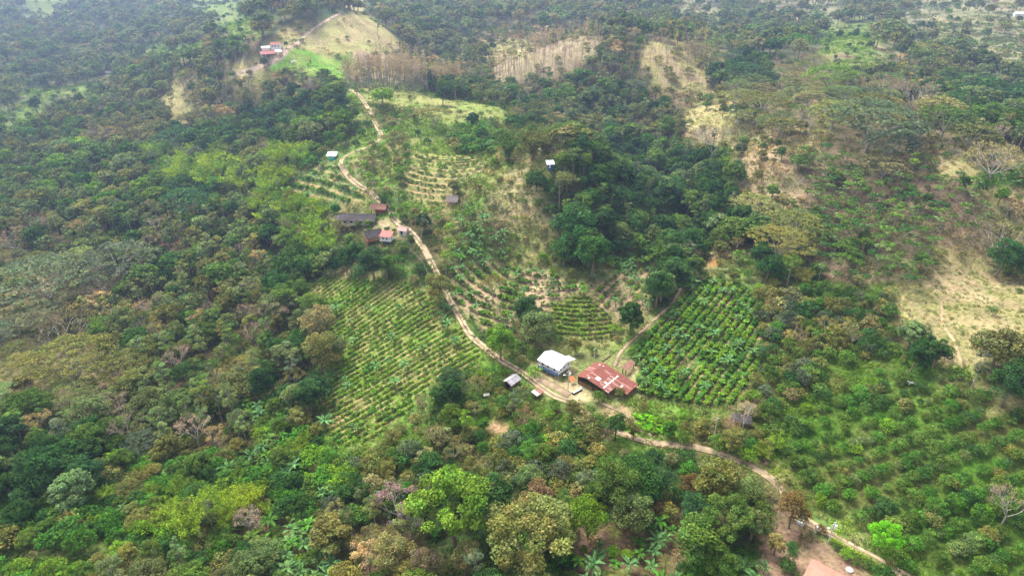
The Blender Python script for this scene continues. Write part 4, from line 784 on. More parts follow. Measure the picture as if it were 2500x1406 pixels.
def merged(cm, tm, name):
    V = []; F = []; mi = []; lv = []; mats = []
    for me in (cm, tm):
        if not me: continue
        b = len(V); co = np.empty(len(me.vertices) * 3, np.float32); me.vertices.foreach_get('co', co); V += co.reshape(-1, 3).tolist()
        F += [tuple(i + b for i in p.vertices) for p in me.polygons]; mi += [len(mats)] * len(me.polygons); mats.append(me.materials[0])
        if 'lv' in me.attributes: q = np.empty(len(me.polygons) * 3, np.float32); me.attributes['lv'].data.foreach_get('vector', q); lv += q.reshape(-1, 3).tolist()
        else: lv += [(1, 1, 1)] * len(me.polygons)
    return mesh_from(name, V, F, mats, mi, lv)
for L_ in INDIV.values():
    for r in L_: plant_obj(r)
# ---- the rest of each kind: one object of instances
def stuff(name, recs, label, cat):
    if not recs: return
    keys = sorted({(r['kind'], r['v'], lod_of(r)) for r in recs}); src = []
    for k in keys:
        kk = k + ('one',)
        if kk not in _cache: cm, tm = pmesh(*k); _cache[kk] = merged(cm, tm, NAME.get(k[0], 'weeds'))
        src.append(bpy.data.objects.new("source", _cache[kk]))
    me = bpy.data.meshes.new(name); n = len(recs); me.vertices.add(n); me.vertices.foreach_set('co', np.array([(r['x'], r['y'], r['z']) for r in recs], np.float32).ravel())
    def att(nm, typ, arr, f): a = me.attributes.new(nm, typ, 'POINT'); a.data.foreach_set(f, arr)
    att('idx', 'INT', np.array([keys.index((r['kind'], r['v'], lod_of(r))) for r in recs], np.int32), 'value')
    att('rot', 'FLOAT_VECTOR', np.array([(r.get('tx', 0), r.get('ty', 0), r['yaw']) for r in recs], np.float32).ravel(), 'vector')
    att('scl', 'FLOAT_VECTOR', np.array([(r['sc'] * r['sx'], r['sc'] * r['sx'], r['sc']) for r in recs], np.float32).ravel(), 'vector')
    att('tint', 'FLOAT_VECTOR', np.array([r['tint'] for r in recs], np.float32).ravel(), 'vector')
    o = bpy.data.objects.new(name, me); COL.objects.link(o)
    ng = bpy.data.node_groups.new(name, 'GeometryNodeTree'); ng.interface.new_socket('Geometry', in_out='INPUT', socket_type='NodeSocketGeometry'); ng.interface.new_socket('Geometry', in_out='OUTPUT', socket_type='NodeSocketGeometry')
    gi = ng.nodes.new('NodeGroupInput'); go = ng.nodes.new('NodeGroupOutput'); ip = ng.nodes.new('GeometryNodeInstanceOnPoints'); jn = ng.nodes.new('GeometryNodeGeometryToInstance')
    for s_ in reversed(src):
        oi = ng.nodes.new('GeometryNodeObjectInfo'); oi.inputs['Object'].default_value = s_; ng.links.new(oi.outputs['Geometry'], jn.inputs[0])
    # each source becomes one pickable instance
    ng.nodes.remove(jn); jg = ng.nodes.new('GeometryNodeJoinGeometry')
    for nd in [q for q in ng.nodes if q.bl_idname == 'GeometryNodeObjectInfo']:
        g2 = ng.nodes.new('GeometryNodeGeometryToInstance'); ng.links.new(nd.outputs['Geometry'], g2.inputs[0]); ng.links.new(g2.outputs[0], jg.inputs[0])
    def na(nm, dt): q = ng.nodes.new('GeometryNodeInputNamedAttribute'); q.data_type = dt; q.inputs[0].default_value = nm; return q.outputs[0]
    ng.links.new(gi.outputs[0], ip.inputs['Points']); ng.links.new(jg.outputs[0], ip.inputs['Instance']); ip.inputs['Pick Instance'].default_value = True
    ng.links.new(na('idx', 'INT'), ip.inputs['Instance Index']); e2 = ng.nodes.new('FunctionNodeEulerToRotation'); ng.links.new(na('rot', 'FLOAT_VECTOR'), e2.inputs[0]); ng.links.new(e2.outputs[0], ip.inputs['Rotation']); ng.links.new(na('scl', 'FLOAT_VECTOR'), ip.inputs['Scale'])
    ng.links.new(ip.outputs[0], go.inputs[0]); md = o.modifiers.new('scatter', 'NODES'); md.node_group = ng
    o['kind'] = 'stuff'; o['label'] = label; o['category'] = cat
rest = {}
for r in REST: rest.setdefault(r['name'], []).append(r)
SL = {'broadleaf_tree': 'hazy far forest of round green crowns', 'slender_tree': 'far slender trees with pale stems in the forest', 'umbrella_tree': 'far umbrella trees on the hills', 'bare_umbrella_tree': 'far leafless spreading trees', 'bare_tree': 'far small leafless trees', 'dry_tree': 'far dry brownish trees', 'teak_tree': 'dense grove of leafless pole trees on the far slopes', 'plantation_tree': 'plantation of pale poles with green parasols',
      'shrub': 'scrub and undergrowth between the trees', 'citrus_tree': 'remaining small orchard trees in rows', 'crop_plant': 'green crop plants filling the field rows', 'banana_plant': 'small banana plants scattered in the valley', 'palm_tree': 'small far palms', 'bamboo_clump': 'far bamboo grove'}
for nm, L_ in rest.items(): stuff({'broadleaf_tree': 'forest', 'shrub': 'scrub', 'crop_plant': 'crop_rows'}.get(nm, nm.replace('_tree', '') + '_grove' if 'tree' in nm else nm + '_patch'), L_, SL[nm], {'crop_plant': 'crops', 'shrub': 'scrub'}.get(nm, 'vegetation'))
# ---- weeds and grass tufts on open ground near the farms
gr = []
for (y0, y1, s, lod) in ((80, 260, 1.5, 0), (260, 480, 2.3, 1), (480, 800, 4.6, 2)):
    ys = np.arange(y0, y1, s); xs = np.arange(-.88 * y1, .88 * y1, s); a, b = np.meshgrid(xs, ys); a = a.ravel() + rng.uniform(-.6, .6, a.size) * s; b = b.ravel() + rng.uniform(-.6, .6, b.size) * s
    z = Hq(a, b); px, py, dp = project(a, b, z); cd = code_at(px, py, a, b); f1 = np.zeros(len(a), bool); hard = np.zeros(len(a), bool)
    for nm_, poly in POLY.items():
        m = inpoly(px, py, poly)
        if nm_ in ('houseyard', 'midyard', 'topyard', 'scar', 'clear1', 'drypath', 'midterrace', 'farmyard', 'track'): hard |= m
        else: f1 |= m
    dens = vnoise(a, b, 7, 61)
    for i in range(len(a)):
        if not (-60 < px[i] < 2560 and py[i] < 1480): continue
        c = chr(cd[i])
        if hard[i] and dens[i] < .8: continue
        pr = {'K': .55, 'f': .6, 'g': .5, 's': .6, 'G': .8, 'd': .55, 'e': .75, 'm': .4, 'S': .5, 'b': .6, 'c': .25, 'P': .3, 'D': .45, 'O': .4}.get(c, .3)
        if f1[i]: pr = .3; c = 'fld'
        if lod == 2: pr = pr * 1.3 if c in 'dgSsm' else 0
        if rnd.random() > pr: continue
        if (np.hypot(KEEPA[:, 0] - px[i], KEEPA[:, 1] - py[i]) < 5).any(): continue
        col = rnd.choice({'K': ['bright', 'bright', 'mid'], 'g': ['bright', 'yellowgreen'], 'G': ['bright', 'emerald', 'mid'], 'd': ['straw', 'khaki', 'olive'], 'S': ['khaki', 'straw', 'olive'], 'P': ['brown', 'khaki', 'mid'], 'e': ['mid', 'straw', 'olive', 'bright', 'khaki'], 'c': ['brown', 'mid', 'straw'], 'D': ['mid', 'dark', 'emerald'], 'fld': ['bright', 'mid', 'olive']}.get(c, ['mid', 'olive', 'bright', 'khaki']))
        tt = np.array(PAL[col]) * rnd.uniform(.8, 1.3); scg = rnd.uniform(.6, 1.5) * (1, 1.6, 2.2)[lod] * (.6 if c == 'fld' or c == 'd' else 1)
        gr.append(dict(kind='grass', v=rnd.randrange(3), x=float(a[i]), y=float(b[i]), z=float(z[i]), sc=scg, sx=1.0, yaw=rnd.uniform(0, 6.28), tint=tuple(tt), dep=100))
stuff('grass', gr, 'tall grass and weeds covering the open ground', 'grass')
print("RECORDS", len(REC), {k: len(v) for k, v in INDIV.items()}, "rest", len(REST), "grass", len(gr), flush=True)

# ------------------------------------------------------------------ buildings and farm things
WHITE = plain("white_paint", (.8, .8, .79), .6, .04, 1.0); WROOF = plain("white_sheet_roof", (.86, .87, .88), .45, .03, .5, stripes=(0, 1.2, (.78, .79, .8), .2)); OLDW = plain("old_white", (.6, .57, .52), .8, .15, 2)  # old_white: duller, warmer white for walls, posts and sheets
RUST = plain("rusty_red_sheet", (.2, .062, .045), .7, .22, 1.2, stripes=(1, 1.6, (.36, .22, .19), .3)); SKYL = plain("translucent_sheet", (.75, .68, .62), .6, .1); RUST2 = plain("rusty_brown_sheet", (.27, .14, .1), .8, .3, 1.5, stripes=(0, 1.6, (.4, .26, .2), .3))
RED = plain("red_sheet", (.27, .07, .06), .6, .15, 1); GREYT = plain("grey_tin", (.36, .34, .36), .55, .3, 1.3, stripes=(0, 1.6, (.52, .5, .52), .3)); DARKR = plain("charred_dark_roof", (.05, .042, .044), .8, .35, 1.2, stripes=(0, 1.2, (.095, .08, .08), .35))
THATCH = plain("grey_thatch", (.2, .165, .16), 1, .3, 3); WOOD = plain("brown_boards", (.2, .11, .06), .9, .3, 3); OCHRE = plain("ochre_boards", (.42, .19, .06), .8, .2, 2); DARK = plain("dark_opening", (.012, .012, .014), .4, .1); BLUE = plain("blue_paint", (.04, .19, .5), .6, .1)
BLUE2 = plain("deep_blue_paint", (.03, .12, .42), .6, .1); TURQ = plain("turquoise_paint", (.08, .55, .6), .6, .1); CORAL = plain("coral_sheet", (.6, .1, .08), .6, .1); PINKR = plain("salmon_roof", (.6, .19, .135), .7, .12, .8, stripes=(0, 1.5, (.5, .19, .15), .25)); PINKD = plain("pink_tin", (.5, .28, .25), .8, .2, 1)
CONC = plain("concrete", (.5, .48, .45), .9, .15, 2); REDP = plain("red_posts", (.3, .05, .03), .7, .1); ORT = plain("orange_tarp", (.7, .16, .05), .6, .15, 2); GLASSD = plain("dark_glass", (.03, .035, .04), .15, .1)
def win(root, x, y, z, wd, ht, face, mat=None):
    """window set in a wall: face 'x+' 'x-' 'y+' 'y-' in the building's own axes; returns the window part"""
    ax = 0 if face[0] == 'x' else 1; sg = 1 if face[1] == '+' else -1
    d = [0, 0, ht]; d[ax] = .06; d[1 - ax] = wd; c = [x, y, z]; c[ax] += sg * .02
    o = MB().box(c, d).obj('window', mat or GLASSD, root); f = MB(); e = list(c); e[ax] += sg * .03
    for s_ in (-1, 1):
        q = list(e); q[1 - ax] += s_ * wd / 2; dd_ = [.08, .08, ht + .16]; dd_[ax] = .1; f.box(q, dd_); q = list(e); q[2] += s_ * ht / 2; dd_ = [wd - .08, wd - .08, .08]; dd_[ax] = .1; f.box(q, dd_)
    f.obj('frame', WHITE, o); return o
def gable(name, label, g, yaw, L, W, base, eave, rise, wall, roof, over=.5, inset=0, group=None, cat='house', mono=False, open_=False, post=WOOD, ridge=0):
    """rectangular building about its own origin; ridge along x; mono: one slope falling to -y; open_: posts instead of walls"""
    r = thing(name, label, cat, g, yaw, group); x, y = L / 2 - inset, W / 2 - inset; X, Y = L / 2 + over, W / 2 + over
    if open_ or base > .3:
        nx_ = max(2, int(L / 2.8) + 1)
        for i in range(nx_):
            for sy in (-1, 1): px_ = -x + .1 + (2 * x - .2) * i / (nx_ - 1); MB().box((px_, sy * (y - .1), ((eave if open_ else base) - 1) / 2), (.2, .2, (eave if open_ else base) + 1)).obj('post', post, r)
    if not open_:
        b = MB(); zb = base - (0 if base > .3 else .8); b.box((0, 0, (zb + eave) / 2), (2 * x, 2 * y, eave - zb))
        if base > .3: b.box((0, 0, base - .1), (2 * x + .3, 2 * y + .3, .16))
        for s_ in (-1, 1):
            if not mono: b.quad(*[(s_ * x * .998, -y, eave - .02), (s_ * x * .998, y, eave - .02), (s_ * x * .998, ridge, eave + rise * .93)][::s_])
            else: b.quad(*[(s_ * x * .998, -y, eave - .02), (s_ * x * .998, y, eave - .02), (s_ * x * .998, y, eave + rise * .9)][::s_])
        if mono: b.quad((x, y - .01, eave - .02), (-x, y - .01, eave - .02), (-x, y - .01, eave + rise * .9), (x, y - .01, eave + rise * .9))
        b.obj('wall', wall, r)
    rf = MB()
    if mono: k = rise / W; rf.slab([(-X, -Y, eave - over * k + .08), (X, -Y, eave - over * k + .08), (X, Y, eave + rise + over * k + .08), (-X, Y, eave + rise + over * k + .08)])
    else:
        k = rise / (W / 2); zl = eave - over * k + .1; zr = eave + rise + .1
        rf.slab([(-X, -Y, zl), (X, -Y, zl), (X, ridge, zr), (-X, ridge, zr)]); rf.slab([(-X, ridge + .01, zr), (X, ridge + .01, zr), (X, Y, zl), (-X, Y, zl)])
    ro = rf.obj('roof', roof, r)
    if not mono: MB().box((0, ridge, zr + .02), (2 * X, .3, .05)).obj('ridge_cap', roof, ro)
    return r
AY = math.atan2(.656, -.755)
# white stilt house
P0 = at(1361, 926); A = Vector((-.755, .656, 0)); B = Vector((.656, .755, 0)); c = P0 + A * 3.9 + B * 3.7; c.z = P0.z
h = gable('stilt_house', 'white stilt house with white sheet roof and blue balcony beside the road', c, AY, 7.2, 6.0, 1.4, 3.5, 1.0, WHITE, WROOF, .6, post=CONC)
# local axes: x runs towards A, y towards -B ... front right wall is x-, balcony wall is y+
MB().slab([(-4.2, -4.9, 3.0), (-1.2, -4.9, 3.0), (-1.2, -3.62, 3.38), (-4.2, -3.62, 3.38)]).obj('roof_extension', WROOF, h)
for yy in (-1.9, .1, 1.9): win(h, -3.6, yy, 2.5, .7, .8, 'x-')
bal = MB().box((0, 3.6, 1.32), (7.0, 1.1, .14)); bal.obj('balcony_floor', WOOD, h)
rl = MB().box((0, 4.12, 1.75), (7.0, .06, .6)); rl.box((-3.47, 3.6, 1.75), (.06, .98, .6)); rl.obj('balcony_rail', BLUE, h)
for xx in (-3.3, 0, 3.3): MB().box((xx, 4.0, 1.0), (.14, .14, 4.4)).obj('post', CONC, h)
for xx in (-2.2, .4, 2.4): win(h, xx, 3.0, 2.45, .8, 1.0, 'y+', DARK)
# red barn: ridge along B
C0 = at(1408, 918, 2.6); D = Vector((.755, -.656, 0)); bz = C0.z; r = thing('barn', 'rusty red sheet-roofed barn with pale patches, right of white stilt house', 'barn', (C0.x, C0.y, bz), math.atan2(-.656, .755))
# own axes: x towards D (down right), y towards B (up right)
rf = MB(); rf.slab([(0, 0, 2.6), (3.2, 0, 3.5), (3.2, 9.8, 3.5), (0, 9.8, 2.6)]); rf.slab([(3.21, 0, 3.5), (11.4, 0, 2.15), (11.4, 9.8, 2.15), (3.21, 9.8, 3.5)]); rf.slab([(11.41, 3.6, 2.148), (15.4, 3.6, 1.6), (15.4, 9.8, 1.6), (11.41, 9.8, 2.148)])
ro = rf.obj('roof', RUST, r)
sk = MB()
for (x, y, a, b) in ((2.2, 8.2, 1.7, .5), (5.2, 1.9, 1.4, 1.5), (8.0, 2.6, .8, .8), (12.2, 5.0, .5, .9), (3.6, .4, .5, .6)): z = lambda q: (2.6 + q * .281 if q < 3.2 else 3.5 - (q - 3.2) * .165); sk.slab([(x, y, z(x) + .07), (x + a, y, z(x + a) + .07), (x + a, y + b, z(x + a) + .07), (x, y + b, z(x) + .07)], .03)
for k in range(6): y = .6 + k * 1.35; x = 9.0; sk.slab([(x, y, 2.62), (x + .45, y, 2.55), (x + .45, y + 1.0, 2.55), (x, y + 1.0, 2.62)], .03)
sk.obj('skylight', SKYL, ro)
wl = MB(); wl.box((.3, 4.9, .8), (.15, 9.2, 3.2)); wl.box((7.5, 9.5, .6), (14.3, .15, 2.4)); wl.box((15.1, 6.8, .4), (.15, 5.4, 2.0)); wl.box((3, .35, .3), (5.2, .15, 1.6)); wl.obj('wall', WOOD, r)
for x, y in ((.4, .3), (3.2, .3), (6.5, .3), (9, .3), (11.2, .3), (11.2, 3.5), (15, 3.9), (13, 3.9)): MB().box((x, y, .4), (.2, .2, 3.0 if x < 6 else 2.6)).obj('post', WOOD, r)
g = at(1533, 905); gable('lean_to', 'small dark red lean-to behind the right end of the barn', g, math.atan2(.755, .656), 4.6, 1.3, 0, 1.9, .5, WOOD, RUST2, .3, cat='shed', mono=True, open_=True)
g = at(1250, 938); h = gable('tin_shed', 'small grey tin-roofed shed left of the road in the bushes', g, math.atan2(.755, .656), 4.0, 2.9, 0, 1.7, .7, WOOD, GREYT, .35, cat='shed', mono=False)
MB().box((-2.03, 0, .7), (.08, 1.6, 1.5)).obj('doorway', DARK, h)
g = at(1312, 966); h = gable('tin_shelter', 'low patched tin shelter with half rusty half white roof', g, math.atan2(.755, .656), 2.8, 2.0, 0, 1.2, .4, WOOD, RUST2, .2, cat='shed', mono=True, open_=True)
MB().slab([(-1.5, -1.1, 1.4), (-.2, -1.1, 1.4), (-.2, 1.2, 1.85), (-1.5, 1.2, 1.85)], .04).obj('white_sheet', OLDW, h)
# houses half way up the road
g = at(878, 545); h = gable('farmhouse', 'long dark-roofed wooden farmhouse left of the road', g, R(-2), 13.5, 6, .4, 2.8, 1.3, OLDW, DARKR, .7, post=REDP)
for xx in (-5.2, -2.6, 1.2, 4.0): win(h, xx, -3.0, 1.9, 1.3, 1.1, 'y-')
for xx in (-6.8, -4, 0, 3, 6.8): MB().box((xx, -3.5, 1.1), (.16, .16, 3.4)).obj('post', REDP, h)
MB().box((5.8, -3.03, 1.3), (.9, .08, 1.9)).obj('door', WOOD, h)
MB().slab([(-10, -2.6, 2.3), (-7.5, -2.6, 2.3), (-7.5, 1.5, 2.8), (-10, 1.5, 2.8)]).obj('side_roof', DARKR, h)
for q in ((-9.8, -2.4), (-9.8, 1.3)): MB().box((q[0], q[1], .8), (.14, .14, 3.6)).obj('post', REDP, h)
g = at(927, 517); h = gable('rusty_hut', 'small hut with rust-brown roof behind the farmhouse', g, R(-8), 6, 4, 0, 2.3, 1.2, WOOD, RUST2, .5, cat='hut', open_=True, post=REDP); MB().box((.4, 0, .6), (3.5, 2.4, 1.6)).obj('counter', REDP, h)
g = at(912, 586); h = gable('wooden_house', 'ochre wooden house with curved dark roof joined to white cottage', g, R(24), 5.6, 5.0, .8, 2.9, 1.5, OCHRE, DARKR, .6)
for xx in (-1.2, 1.0): win(h, xx, -2.5, 1.9, .9, .8, 'y-')
g = at(945, 590); h = gable('cottage', 'white cottage with coral red roof and two dark windows', g, R(-14), 4.2, 3.0, 1.0, 2.9, .9, WHITE, CORAL, .25, mono=True)
for xx in (-.9, .7): win(h, xx, -1.5, 2.1, .85, .8, 'y-')
win(h, 2.1, 0, 2.1, .5, .8, 'x+')
g = at(986, 570); h = gable('pink_shed', 'little pink tin-roofed shed at the edge of the dirt road', g, R(-20), 3.2, 2.8, 0, 2.0, .8, OLDW, PINKD, .4, cat='shed'); MB().box((-.2, -1.42, .9), (.9, .06, 1.6)).obj('doorway', DARK, h)
g = at(1106, 497); h = gable('thatched_hut', 'thatched hut on pinkish base at the foot of terraces', g, R(-6), 3.0, 2.6, 0, 2.2, 1.1, PINKD, THATCH, .9, cat='hut')
g = at(812, 389); h = gable('cabin', 'turquoise cabin with flat white roof at the road bend', g, R(0), 3.0, 2.4, .3, 2.4, .5, TURQ, WROOF, .9, cat='cabin', mono=True)
MB().box((0, -1.24, 2.0), (2.9, .06, .7)).obj('white_band', WHITE, h); win(h, -.4, -1.27, 1.75, 1.3, .4, 'y-')
g = at(1343, 412); h = gable('cabin', 'tiny blue cabin with white roof on top of the knoll', g, R(8), 1.9, 1.8, .2, 2.4, .4, BLUE2, WROOF, .7, cat='cabin', mono=True); MB().box((-.3, -.93, 1.3), (.6, .06, 1.6)).obj('door', WHITE, h)
# hilltop farm
g = at(655, 139); h = gable('barn', 'red-roofed open barn of the hilltop farm', g, R(22), 9, 6, 0, 2.4, 1.4, WOOD, RED, .5, cat='barn', open_=True, post=OLDW)
g = at(681, 134); gable('shelter', 'white sheet shelter at the right side of the hilltop barn', g, R(30), 3.6, 3.4, 0, 2.2, .5, WOOD, WROOF, .3, cat='shed', mono=True, open_=True, post=WOOD)
g = at(650, 127); gable('shelter', 'white sheet shelter behind the left side of the hilltop barn', g, R(20), 5.2, 2.4, 0, 2.8, .5, WHITE, WROOF, .3, cat='shed', mono=True)
g = at(675, 118); h = gable('farmhouse', 'white house with red roof on the hilltop farm', g, R(5), 6.5, 4, 0, 2.7, 1.2, WHITE, RED, .4)
for xx in (-2, 0, 2): win(h, xx, -2.0, 1.6, 1.0, .9, 'y-')
g = at(258, 183); h = gable('long_building', 'long faint grey-roofed building in the left valley', g, R(5), 18, 5, 0, 2.4, 1.2, WOOD, THATCH, .8, cat='building')
for xx in (-6, -2, 2, 6): win(h, xx, -2.5, 1.3, 1.2, .9, 'y-')
g = at(1937, 32); gable('far_house', 'tiny white roofed house far away, left of top right hills', g, R(10), 9, 6, 0, 3, 1.2, WHITE, WROOF, .5)
g = at(2488, 40); gable('far_house', 'tiny white house at the top right edge', g, R(-10), 12, 7, 0, 3, 1.5, WHITE, OLDW, .5)
g = at(1808, 1036); gable('shed', 'dark open shed with straw-brown roof behind the white leafless tree', g, R(-12), 4.4, 1.8, 0, 1.8, .5, WOOD, DARKR, .5, cat='shed', mono=True, open_=True)
# pink roofed house, lower right
q0 = at(1983, 1363, 3.0); dr = Vector((.775, -.632, 0)); dl = Vector((-.632, -.775, 0)); c = q0 + dr * 6.5 + dl * 5; c.z = float(Hq(c.x, c.y))
h = thing('pink_roofed_house', 'house with salmon pink hipped roof at the bottom edge', 'house', c, math.atan2(-.632, .775))
rf = MB(); X, Y, e, rr = 6.5, 5, 3.0, 1.6
rf.slab([(-X, -Y, e), (X, -Y, e), (X - Y, 0, e + rr), (-X + Y, 0, e + rr)]); rf.slab([(X, Y, e), (-X, Y, e), (-X + Y, 0, e + rr), (X - Y, 0, e + rr)]); rf.slab([(-X, Y, e), (-X, -Y, e), (-X + Y, 0, e + rr)]); rf.slab([(X, -Y, e), (X, Y, e), (X - Y, 0, e + rr)])
ro = rf.obj('roof', PINKR, h); MB().tube((-X + Y, 0, e + rr + .03), (X - Y, 0, e + rr + .03), .1, .1).obj('ridge_cap', PINKR, ro)
MB().box((0, 0, 1.05), (2 * X - 1.4, 2 * Y - 1.4, 3.7)).obj('wall', WHITE, h)
for xx in (-3.6, 0, 3.4): win(h, xx, Y - .7, 1.7, 1.2, 1.1, 'y+')
win(h, -X + .7, 1, 1.7, 1.2, 1.1, 'x-')
# gate
g = at(1975, 1292); h = thing('gate', 'white and rust slatted gate at the yard entrance', 'gate', g, math.atan2(-.632, .775))
for xx in (-1.5, 1.5): MB().box((xx, 0, .9), (.35, .35, 2.4)).obj('pillar', WHITE, h)
m = MB()
for k in range(9): m.box((-1.2 + k * .3, 0, 1.0), (.07, .06, 1.6))
m.box((0, .045, 1.6), (2.6, .05, .1)); m.box((0, .045, .4), (2.6, .05, .1)); m.obj('panel', PINKD, h); MB().box((-2.6, 0, .3), (1.8, .25, 1.3)).obj('low_wall', WHITE, h)
# hedge along the lower road
hp = smooth_line([(2030, 1322), (2075, 1346), (2120, 1368), (2160, 1392)], .45); pl = Plant()
for q in hp:
    z = float(Hq(q.x, q.y)); off = Vector((-.632, -.775, 0)) * 0
    clump(pl, (q.x, q.y, z + .6), (.75, .75, .75), 60, .26, up=.6, var=.15)
o = bpy.data.objects.new('hedge', pl.mesh('hedge', LEAF)); COL.objects.link(o); o['tint'] = (.2, .3, .03); o['label'] = 'clipped yellow-green hedge between yard and lower road'; o['category'] = 'hedge'
# poles
def pole(px, py, ht, label, lamp=False, r0=.14):
    g = at(px, py); h = thing('utility_pole', label, 'pole', g, 0, 'concrete poles'); MB().tube((0, 0, -.5), (0, 0, ht), r0, r0 * .65, 8).obj('pole', CONC, h)
    MB().box((0, 0, ht - .4), (1.5, .1, .1), .6).obj('crossarm', CONC, h)
    if lamp:
        MB().tube((.35, -.2, ht - 1.7), (.35, -.2, ht - .7), .3, .3, 10).obj('transformer', WHITE, h); a = MB().tube((0, 0, ht - 1.8), (-1.1, -.4, ht - 1.3), .04, .04, 5).obj('lamp_arm', CONC, h); MB().box((-1.3, -.45, ht - 1.32), (.6, .3, .16)).obj('lamp', WHITE, a)
pole(2022, 1323, 6.5, 'pale pole with transformer and street lamp in the yard', True); pole(1386.5, 954, 7.5, 'tall pale pole between stilt house and barn', True); pole(1742, 1072, 7.5, 'pale pole beside the lower road', False); pole(971, 504, 7, 'thin leaning-looking pole right of the road at the farmhouse', False, .11); pole(911, 472, 5.5, 'short white pole beside the road above the farmhouse', False, .13); pole(1451, 876, 4.2, 'short pale post above the barn at the bushes', False, .12)
for (px, py, hh) in ((1147, 765, 5), (1214, 772, 6)):
    g = at(px, py); o = MB().tube((0, 0, -.5), (.2, .1, hh), .12, .07, 6).obj('dead_stem', BARKP, None, g); o['label'] = ('left' if px < 1200 else 'right') + ' bare pale stem standing in the tan terraces'; o['category'] = 'dead tree'
# logs, trough, tarp, well
def log(a, b, r_, label, mat=BARKP):
    p, q = at(*a), at(*b); c = (p + q) / 2; m = MB().tube(p - c + Vector((0, 0, r_)), q - c + Vector((0, 0, r_)), r_, r_ * .7, 8); s_ = (q - p) * .2; m.tube(p - c + s_ + Vector((0, 0, r_)), p - c + s_ + Vector((.4, .5, .9)), r_ * .4, r_ * .2, 5); o = m.obj('log', mat, None, c); o['label'] = label; o['category'] = 'log'
log((1228, 517), (1246, 503), .18, 'long pale fallen trunk on the tan slope'); log((1470, 883), (1491, 868), .25, 'dark fallen trunk above the barn', BARKB); log((1520, 873), (1533, 880), .15, 'short dark trunk on the yard grass behind the barn', BARKB); log((1312, 878), (1325, 884), .2, 'grey trunk lying left of the stilt house', BARKP)
g = at(1409, 957); h = thing('trough', 'long narrow white-covered trough on the dirt yard', 'trough', g, math.atan2(.62, .78)); m = MB(); m.slab([(-1.7, -.35, .5), (1.7, -.35, .5), (1.9, 0, .5), (1.7, .35, .5), (-1.7, .35, .5), (-1.9, 0, .5)], .5); m.obj('hull', DARK, h); MB().slab([(-1.6, -.22, .56), (1.6, -.22, .56), (1.6, .22, .56), (-1.6, .22, .56)], .055).obj('cover', WHITE, h)
g = at(1418, 947); o = MB().slab([(-.3, -.2, .25), (.3, -.25, .25), (.35, .2, .3), (-.2, .3, .28)], .25).obj('cement_sack', WHITE, None, g); o['label'] = 'small white sack just above the trough'; o['category'] = 'sack'
g = at(1396, 934); h = thing('tarp_awning', 'small orange tarp on slanting poles left of the barn', 'awning', g, .4)
MB().slab([(-.9, -.7, 1.3), (.9, -.7, 1.3), (.7, .7, 1.9), (-.7, .7, 1.9)], .04).obj('tarp', ORT, h)
for xx in (-.8, .8): MB().tube((xx, -1.5, 0), (xx * .8, .2, 1.75), .05, .05, 5).obj('pole', BARKP, h)
g = at(2073, 1392); h = thing('well', 'round white well cover on the leaf-strewn yard', 'well', g); MB().tube((0, 0, -.3), (0, 0, .35), .75, .75, 20).obj('ring', CONC, h); MB().tube((0, 0, .352), (0, 0, .43), .62, .6, 20).obj('cover', WHITE, h)
g = at(1188, 968); o = MB().slab([(-.9, -.4, .5), (.9, -.1, .5), (.8, .6, .9), (-.9, .3, .9)], .06).box((-.6, 0, .2), (.1, .1, .5)).box((.6, .2, .2), (.1, .1, .5)).obj('sheet_cover', OLDW, None, g); o['label'] = 'single white sheet propped on posts in the bushes'; o['category'] = 'cover'
g = at(1362, 1010); h = thing('wooden_trough', 'dark wooden feeding trough in the lower bushes', 'trough', g, -.3); m = MB(); m.box((0, -.35, .7), (2, .06, .4)); m.box((0, .35, .7), (2, .06, .4)); m.box((0, 0, .5), (2, .64, .06)); m.obj('box', WOOD, h)
for xx in (-.85, .85): MB().box((xx, 0, .1), (.1, .5, .74)).obj('leg', WOOD, h)
# fence along the farm track and below the pasture
def fence(pts, label):
    L_ = smooth_line(pts, 3.0); c = L_[0]; z0 = float(Hq(c.x, c.y)); h = thing('wire_fence', label, 'fence', (c.x, c.y, z0)); w_ = MB(); prev = None
    for q in L_:
        z = float(Hq(q.x, q.y)) - z0; p = Vector((q.x - c.x, q.y - c.y, z)); MB().tube(p - Vector((0, 0, .3)), p + Vector((0, 0, 1.3)), .07, .06, 5).obj('post', BARKP, h)
        if prev is not None:
            for zz in (.5, .9, 1.2): w_.tube(prev + Vector((0, 0, zz)), p + Vector((0, 0, zz)), .015, .015, 3)
        prev = p
    w_.obj('wire', CONC, h)
fence([(1000, 612), (1035, 650), (1050, 690)], 'post and wire fence between the road and dark trees'); fence([(2195, 745), (2250, 800), (2330, 890)], 'post and wire fence at the left edge of the dry pasture')
fence([(655, 165), (690, 148), (715, 122)], 'fence below the hilltop farm yard')
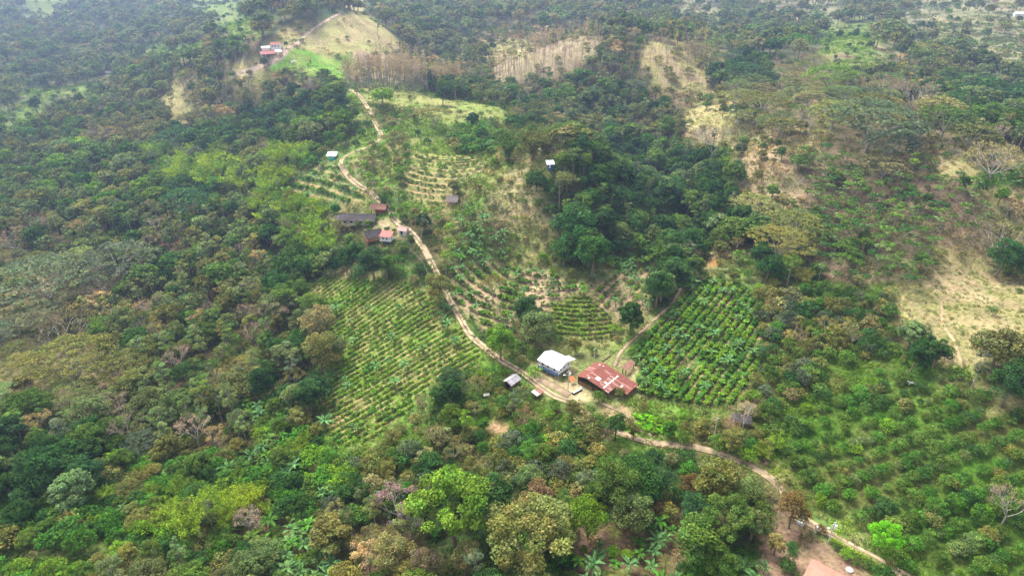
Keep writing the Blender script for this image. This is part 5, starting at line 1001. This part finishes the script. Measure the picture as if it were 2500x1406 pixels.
# cattle: one body each
HIDE = plain("white_hide", (.78, .75, .68), .8, .08, 3); HIDEB = plain("brown_hide", (.2, .1, .06), .8, .1, 3)
def cow(px, py, label, yaw, mat=HIDE, sc=1.0):
    V_ = [(-.8,0,1.05),(-.3,0,1.08),(.3,0,1.06),(.75,0,1.12),(1.0,0,1.3),(1.22,0,1.38),(1.5,0,1.2),  (-.85,.2,.8),(-.95,.22,.45),(-.85,.22,0),(-.85,-.2,.8),(-.95,-.22,.45),(-.85,-.22,0),(.7,.2,.75),(.72,.22,.4),(.72,.22,0),(.7,-.2,.75),(.72,-.22,.4),(.72,-.22,0),(-1.05,0,1.1),(-1.15,0,.6),(1.25,.2,1.45),(1.25,-.2,1.45)]
    E_ = [(0,1),(1,2),(2,3),(3,4),(4,5),(5,6),(0,7),(7,8),(8,9),(0,10),(10,11),(11,12),(3,13),(13,14),(14,15),(3,16),(16,17),(17,18),(0,19),(19,20),(5,21),(5,22)]
    Rr = [.33,.38,.37,.32,.2,.15,.1,.16,.09,.06,.16,.09,.06,.13,.08,.06,.13,.08,.06,.06,.03,.05,.05]
    me = bpy.data.meshes.new('cow'); me.from_pydata(V_, E_, []); me.materials.append(mat); o = bpy.data.objects.new('cow', me); COL.objects.link(o); md = o.modifiers.new('skin', 'SKIN'); lay = me.skin_vertices[0] if me.skin_vertices else None
    if lay is None: return o
    for i, q in enumerate(Rr): lay.data[i].radius = (q, q)
    lay.data[1].use_root = True; o.modifiers.new('sub', 'SUBSURF').levels = 1; o.location = at(px, py); o.rotation_euler = (0, 0, yaw); o.scale = (sc,) * 3; o['label'] = label; o['category'] = 'cow'; o['group'] = 'grazing cattle'
cow(2225, 941, 'white cow grazing in the orchard, alone on the grass', 2.9)
cow(716, 156, 'white cow on the green slope under the hilltop farm', .4, HIDE, 1.3); cow(757, 152, 'dark brown cow on the green slope, right of the white one', 2, HIDEB, 1.3); cow(625, 160, 'dark brown cow on the pale yard left of the hilltop trees', 1, HIDEB, 1.3)

# ------------------------------------------------------------------ the air
vm, t, o = newmat("haze_air"); pv = node(t, "ShaderNodeVolumePrincipled"); t.links.new(pv.outputs[0], o.inputs['Volume'])
pv.inputs['Density'].default_value = .00029; pv.inputs['Color'].default_value = (.50, .66, 1.0, 1); pv.inputs['Anisotropy'].default_value = .6
hz = MB().box((0, 1550, 50), (5400, 3800, 190)).obj('haze', vm); hz['kind'] = 'stuff'; hz['label'] = 'pale bluish haze over the far hills'; hz['category'] = 'haze'
